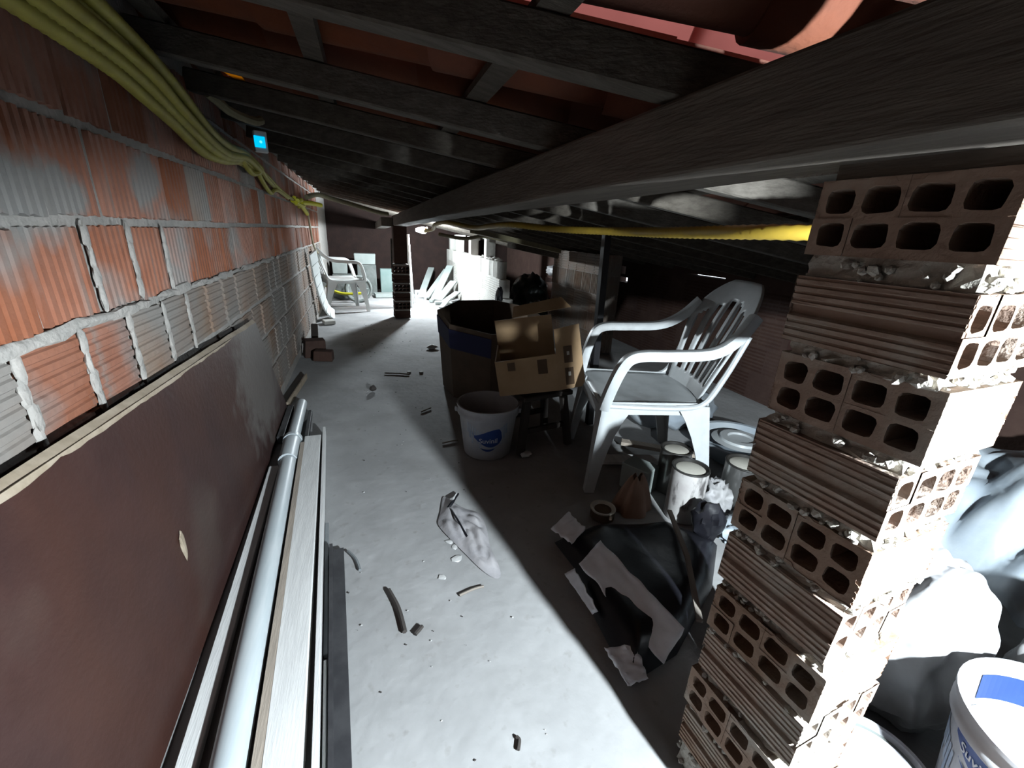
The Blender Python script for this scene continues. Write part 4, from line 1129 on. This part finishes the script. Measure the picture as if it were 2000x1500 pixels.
# ------------------------------------------------------------------ rubble by the left wall
for i, (x, y, z, dx, dy, dz, rx, rz_, lab) in enumerate([(-0.475, 3.80, 0.075, 0.17, 0.10, 0.15, 0.1, 0.3, 'broken brown brick piece leaning at the foot of the left wall'), (-0.395, 3.66, 0.045, 0.15, 0.10, 0.085, 0.0, -0.1, 'small broken brick lying in front of the leaning one'), (-0.50, 4.10, 0.11, 0.06, 0.26, 0.05, 0.75, 0.1, 'dark splintered plank piece leaning behind the broken bricks')]):
    mb = MB(); mb.box((0, 0, 0), (dx, dy, dz), None, 0.92)
    o = obj('brick_piece' if i < 2 else 'board_piece', mb, M_clay_dark if i < 2 else M_darkwood, None, loc=(x, y, z), rot=(rx, 0.05, rz_)); bevel(o, 0.008, 2); tag(o, lab, 'brick' if i < 2 else 'board')
straight('lath', (-0.515, 2.64, 0.02), (-0.475, 3.20, 0.02), 0.012, 0.04, M_boardedge, 'short pale lath lying at the foot of the wall past the board', 'lath')

# ------------------------------------------------------------------ slatted strip by the far wall
ss = thing('slat_strip', 'curved strip of eight white slats leaning on the left wall before the far chair', 'strip')
sc_pts = catmull([(-0.535, 4.90, 0.795), (-0.533, 5.0, 0.60), (-0.525, 5.12, 0.42), (-0.508, 5.28, 0.23), (-0.48, 5.44, 0.10), (-0.435, 5.58, 0.03)], 16)
sc_pts = resample(sc_pts, sum((b - a).length for a, b in zip(sc_pts, sc_pts[1:])) / 8.02)
for a, b in zip(sc_pts, sc_pts[1:9]):
    mb = MB(); dd = (b - a) * 0.48; c = (a + b) / 2
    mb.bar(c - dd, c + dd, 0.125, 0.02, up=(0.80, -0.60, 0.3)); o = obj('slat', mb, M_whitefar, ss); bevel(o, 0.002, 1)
mb = MB(); mb.tube([p + Vector((-0.02, 0.035, 0.0)) for p in sc_pts], 0.018, 6); obj('dark_gap_strip', mb, M_black, ss)  # black strip set in for the dark gap behind the slats
mb = MB(); mb.box((-0.47, 5.18, 0.02), (0.12, 0.14, 0.04), Rz(0.3)); o = obj('brick_piece', mb, M_lime); bevel(o, 0.006, 1); tag(o, 'flat pale block lying under the curved slat strip', 'block')

# ------------------------------------------------------------------ low whitewashed wall with posts
lw = bpy.data.objects.new('wall_low', None); COL.objects.link(lw); tag(lw, 'low whitewashed brick wall lit by the lamp', kind='structure')
mb = MB()
for y0, y1, zt_ in [(4.62, 4.75, 0.36), (4.75, 4.90, 0.56), (4.90, 8.28, 0.755)]:
    mb.box((1.485, (y0 + y1) / 2, zt_ / 2), (0.13, y1 - y0, zt_))
obj('wall_core', mb, M_lime, lw)
LV, LH = face_sets(M_lime)
for r in range(4):
    y = 4.84 + 0.095 * (r % 2) - (0.0 if r > 1 else 0.14)
    while y < 8.2:
        o = obj('brick', rnd.choice(LV if r == 3 else LH), None, lw, loc=(1.418 + rnd.uniform(-.004, .004), y, 0.10 + 0.19 * r), rot=(rnd.uniform(-.02, .02), 0, PI + rnd.uniform(-.02, .02))); y += 0.19
for y, hgt in [(5.45, 0.30), (6.35, 0.26), (7.35, 0.27), (8.0, 0.25)]:
    mb = MB(); mb.box((1.485, y, 0.755 + hgt / 2), (0.12, 0.12, hgt)); mb.box((1.485, y, 0.755 + hgt * 0.9), (0.16, 0.16, 0.05))
    o = obj('short_post', mb, M_lime, lw); bevel(o, 0.004, 1)
for i, (y, z) in enumerate([(4.97, 0.77), (5.15, 0.775), (5.33, 0.77), (5.62, 0.772)]):
    mb = MB(); lump(mb, (1.47, y, z), (0.05, 0.07, 0.022), seed=i, amp=0.5, sub=2); obj('mortar_lump', mb, M_lime, lw)

# ------------------------------------------------------------------ brick stack / stub wall by the black post
sw = bpy.data.objects.new('wall_stub', None); COL.objects.link(sw); tag(sw, 'dim stub wall of dusty square bricks behind the black post', kind='structure')
mb = MB(); mb.box((2.14, 4.11, 0.45), (0.16, 1.18, 0.90)); obj('wall_core', mb, M_mortar, sw)
GV, GH = face_sets(M_clay_pale)
for r in range(5):
    y = 3.62 + 0.05 * (r % 2)
    while y < 4.68:
        o = obj('brick', rnd.choice(GV if r % 2 else GH), None, sw, loc=(2.056, y, 0.095 + 0.185 * r), rot=(0, 0, PI)); y += 0.19
    for x in (2.10,):
        obj('brick', rnd.choice(GV), None, sw, loc=(x + 0.04, 3.515, 0.095 + 0.185 * r), rot=(0, 0, -PI / 2))

# ------------------------------------------------------------------ black bags by the low wall, and bright litter beyond
mb = MB(); lump(mb, (1.95, 5.15, 0.26), (0.22, 0.32, 0.33), seed=22, amp=0.3, sub=4, flat=0.002, ridge=True); lump(mb, (1.76, 4.40, 0.14), (0.11, 0.18, 0.22), seed=25, amp=0.3, sub=3, flat=0.002, ridge=True)
tag(obj('rubbish_bag', mb, M_greencloth, None, 2), 'big heap of black-green plastic bags at the end of the low white wall', 'bag')
mb = MB(); lump(mb, (2.20, 5.0, 0.66), (0.05, 0.18, 0.06), seed=31, amp=0.5, sub=3, ridge=True)
tag(obj('plastic_bag', mb, M_whitebag, None, 2), 'bright white plastic scrap on top of the black-green bags', 'bag')
mb = MB(); lump(mb, (1.365, 4.55, 0.42), (0.05, 0.05, 0.10), seed=33, amp=0.5, sub=2); mb.tube([(1.365, 4.55, 0.30), (1.365, 4.55, 0.0)], 0.012, 6)
tag(obj('dry_plant', mb, M_black, None, False), 'dark pointed withered tuft standing before the low white wall', 'plant')

# ------------------------------------------------------------------ far floor clutter
mb = MB(); mb.tube([(0.56, 6.28, 0.0), (0.545, 6.34, 1.0)], 0.02, 10); mb.tube([(0.60, 6.36, 0.03), (0.56, 6.38, 0.9)], 0.012, 8)
tag(obj('white_pole', mb, M_whitefar, None, True), 'white pole standing upright just right of the far brick column', 'pole')
plk = [((0.86, 7.0, 0.03), (1.33, 7.8, 0.42), 0.10), ((0.98, 6.9, 0.03), (1.36, 7.6, 0.50), 0.12), ((0.80, 7.2, 0.03), (1.10, 8.1, 0.42), 0.11), ((1.02, 6.75, 0.03), (1.35, 7.2, 0.28), 0.13), ((1.08, 6.6, 0.02), (1.36, 6.9, 0.14), 0.11)]
words = ['lowest of the pale planks leaning on the low wall behind the far column', 'widest pale plank leaning on the low wall behind the far column', 'rearmost pale plank of the leaning pile by the low wall', 'short pale plank lying over the leaning pile by the low wall', 'nearest little pale board of the pile by the low wall']
for (a, b, wd), lab in zip(plk, words):
    mb = MB(); mb.bar(a, b, wd, 0.025); o = obj('plank', mb, M_greybox); bevel(o, 0.003, 1); tag(o, lab, 'plank', 'pale planks by the low wall')
for i, (x, y) in enumerate([(1.0, 6.5), (1.12, 6.35), (0.92, 6.75)]):
    mb = MB(); mb.box((x, y, 0.03), (0.13, 0.06, 0.05), Rz(0.6 * i) @ Rx(0.2)); o = obj('brick_piece', mb, M_greybox); bevel(o, 0.006, 1); tag(o, ['pale rubble block nearest the viewer in front of the plank pile', 'pale rubble block against the low white wall base', 'pale rubble block beside the foot of the white pole'][i], 'rubble')
wf_ = thing('wall_socket_frame', 'small white square frame with two slots on the floor by the white pole', 'frame', (0.745, 6.75, 0.09), 0.2)
mb = MB()
for z in (-0.08, 0, 0.08): mb.box((0, 0, z), (0.17, 0.03, 0.03))
for x in (-0.075, 0.075): mb.box((x, 0, 0), (0.03, 0.03, 0.18))
obj('frame_body', mb, M_whitefar, wf_)
# pile by the back wall
boxes = [(-0.40, 7.75, 0.16, 0.34, 0.30, 0.32, M_rubber, 'dark crate at the left of the far pile behind the chair'), (-0.03, 7.75, 0.24, 0.30, 0.3, 0.48, M_rubber, 'dark crate in the middle of the far pile'), (-0.50, 7.72, 0.55, 0.24, 0.2, 0.15, M_greybox, 'small grey box on the left dark crate at the back'), (-0.05, 7.75, 0.57, 0.32, 0.22, 0.17, M_greybox, 'wide grey bin on the middle dark crate at the back'), (0.31, 7.7, 0.21, 0.26, 0.2, 0.42, M_teal, 'faded teal box standing at the right of the far pile')]
boxes[2] = (-0.45, 7.75, 0.425, 0.22, 0.2, 0.20, M_greybox, boxes[2][7])
for x, y, z, dx, dy, dz, mm_, lab in boxes:
    mb = MB(); mb.box((0, 0, 0), (dx, dy, dz), None, 1.06 if mm_ is M_greybox else 1.0)
    o = obj('storage_box', mb, mm_, None, loc=(x, y, z)); bevel(o, 0.01, 2); tag(o, lab, 'box')
mb = MB(); mb.box((0, 0, 0), (0.62, 0.28, 0.05)); o = obj('board', mb, M_greybox, None, loc=(0.38, 7.35, 0.03), rot=(0.0, 0, 0.1)); tag(o, 'pale flat board on the floor before the teal box', 'board')
tw = thing('wheel', 'grey wheel with a dusty tyre lying upright behind the far white chair', 'wheel', (-0.16, 6.72, 0.20), 0.25)
mb = MB(); n_ = 36; ring = [Vector((0.18 * math.cos(2 * PI * i / n_), 0, 0.18 * math.sin(2 * PI * i / n_))) for i in range(n_ + 1)]; mb.tube(ring, 0.022, 10, False); obj('tyre', mb, M_rubber, tw, True)
mb = MB(); mb.tube([p * 0.86 for p in ring], 0.008, 8, False); obj('rim', mb, M_greybox, tw, True)
for i in range(9):
    a = 2 * PI * i / 9; mb = MB(); mb.tube([(0, 0, 0), (0.155 * math.cos(a), 0, 0.155 * math.sin(a))], 0.004, 5); obj('spoke', mb, M_greybox, tw)
mb = MB(); mb.tube([(0, -0.03, 0), (0, 0.03, 0)], 0.02, 12); obj('hub', mb, M_rubber, tw, True)
mb = MB(); lump(mb, (-0.36, 7.08, 0.10), (0.16, 0.13, 0.13), seed=41, amp=0.4, sub=3, flat=0.002, ridge=True); tag(obj('cloth_heap', mb, M_rubber, None, 2), 'dark heap under and behind the far white chair', 'heap')
mb = MB(); hose(mb, [(-0.59, 6.47, 0.48), (-0.59, 6.48, 0.34), (-0.55, 6.50, 0.24), (-0.42, 6.51, 0.17), (-0.28, 6.51, 0.155), (-0.12, 6.51, 0.165)], 0.020, 0.02, 8, 0.02)
tag(obj('strap', mb, M_brightyellow, None, True), 'bright yellow hose hanging behind the far white chair', 'hose')

# ------------------------------------------------------------------ litter on the floor
rg = thing('rag', 'crumpled pale rag lying on the floor at the edge of the pillar shadow', 'rag')
def rag(u, v):
    a = 2 * PI * u; r = 1 - v
    cxr, cyr = 0.290, 1.265
    px = r * math.cos(a) * 0.075 * (1 + 0.25 * math.sin(3 * a)); py = r * math.sin(a) * 0.21 * (1 + 0.18 * math.sin(4 * a + 1))
    sk = -0.12 * py
    f = abs(noise.noise(Vector((px * 22, py * 12, 5)))) 
    z = 0.003 + (1 - r ** 3) * 0.016 + f * 0.045 * (1 - r ** 4)
    return (cxr + px + sk + 0.08 * (py / 0.21) * -0.1, cyr + py, z)
mb = MB(); mb.grid(rag, 56, 16); obj('rag_cloth', mb, M_cloth, rg, 2)
mb = MB(); mb.tube(catmull([(0.235, 1.40, 0.012), (0.265, 1.425, 0.03), (0.285, 1.47, 0.02), (0.30, 1.50, 0.012)], 5), 0.007, 6)
mb.tube(catmull([(0.25, 1.38, 0.03), (0.262, 1.30, 0.035), (0.28, 1.22, 0.02)], 5), 0.004, 6); obj('dark_cord', mb, M_black, rg, True)
def bits(label, group, name, pts, material, cat, size, seed, flat=0.45):
    r = random.Random(seed)
    for i, (x, y, lab) in enumerate(pts):
        mb_ = MB(); s_ = size * r.uniform(0.7, 1.3)
        lump(mb_, (0, 0, s_ * flat * 0.5), (s_, s_ * r.uniform(0.6, 1.0), s_ * flat), seed=seed + i, amp=0.5, sub=1)
        o = obj(name, mb_, material, None, loc=(x, y, -0.002), rot=(0, 0, r.uniform(0, 6))); tag(o, lab, cat, group)
bits('', 'white chips beside the rag', 'plaster_chip', [(0.168, 1.075, 'largest white chip on the floor left of the rag'), (0.228, 1.145, 'white chip on the floor touching the rag side'), (0.232, 1.205, 'small white chip just above the other one by the rag'), (0.222, 1.235, 'tiny white chip farthest up beside the rag')], M_chip, 'chip', 0.020, 3, 0.18)
r_ = random.Random(77)
for dark in (False, True):
    mb = MB()
    for i in range(60):
        y = 0.5 + 4.8 * r_.random() ** 1.2; x = r_.uniform(-0.12, 0.32 + 0.03 * y)
        s_ = r_.uniform(0.0015, 0.0045) * (0.6 + 0.25 * y); lump(mb, (x, y, s_ * 0.25), (s_, s_ * r_.uniform(.5, 1), s_ * 0.4), seed=i, amp=0.4, sub=1)
    tag(obj('grit', mb, M_crumb if dark else M_chip, fl), kind='stuff')
def stick(a, b, r, material, label):
    mb_ = MB(); A = Vector((*a, r)); B = Vector((*b, r)); mdl = (A + B) / 2 + Vector((0.006, 0.004, 0.001))
    mb_.tube(catmull([A, mdl, B], 5), r, 6); tag(obj('stick', mb_, material, None, True), label, 'stick')
stick((0.0, 1.06), (0.035, 0.90), 0.007, M_crumb, 'ragged dark splinter on the pale floor left of the rag')
stick((0.082, 0.905), (0.062, 0.885), 0.006, M_crumb, 'tiny dark chip beside the ragged splinter')
stick((-0.085, 1.17), (-0.125, 1.27), 0.005, M_greyrod, 'short grey stick pointing away from the dark angle iron')
stick((0.205, 0.985), (0.285, 1.0), 0.004, M_stick, 'short twig on the pale floor below the rag')
stick((0.07, 3.22), (0.25, 3.16), 0.006, M_stick, 'pale stick lying across the floor in the middle distance')
stick((0.255, 2.42), (0.32, 2.47), 0.005, M_stick, 'short pale stick on the floor left of the dark drum')
stick((0.315, 1.985), (0.40, 2.00), 0.004, M_stick, 'thin stick on the floor left of the paint bucket')
stick((0.245, 0.545), (0.25, 0.57), 0.004, M_crumb, 'tiny dark sliver on the nearest patch of floor')
for i, (x, y) in enumerate([(0.252, 3.22), (0.345, 3.2)]):
    mb = MB(); mb.lathe([(0.0005, 0.012), (0.014, 0.011), (0.017, 0.004), (0.016, 0.0)], 14); tag(obj('bottle_cap', mb, M_chip, None, True, loc=(x, y, 0)), ['left of two white bottle caps on the floor before the drum', 'right of two white bottle caps on the floor before the drum'][i], 'cap')
mb = MB(); lump(mb, (0.53, 3.92, 0.018), (0.05, 0.035, 0.02), seed=51, amp=0.5, sub=2); tag(obj('paper_scrap', mb, M_chip, None, True), 'white paper scrap on the floor left of the drum rim', 'scrap')
mb = MB(); lump(mb, (-0.02, 2.86, 0.018), (0.022, 0.022, 0.02), seed=52, amp=0.4, sub=2); tag(obj('stone', mb, M_crumb, None, True), 'single dark stone in the middle of the aisle floor', 'stone')
mb = MB(); mb.bar((0.95, 6.05, 0.03), (1.12, 6.35, 0.12), 0.07, 0.015); tag(obj('plank', mb, M_greybox), 'short bent pale strip lying in the bright light before the low wall', 'plank')
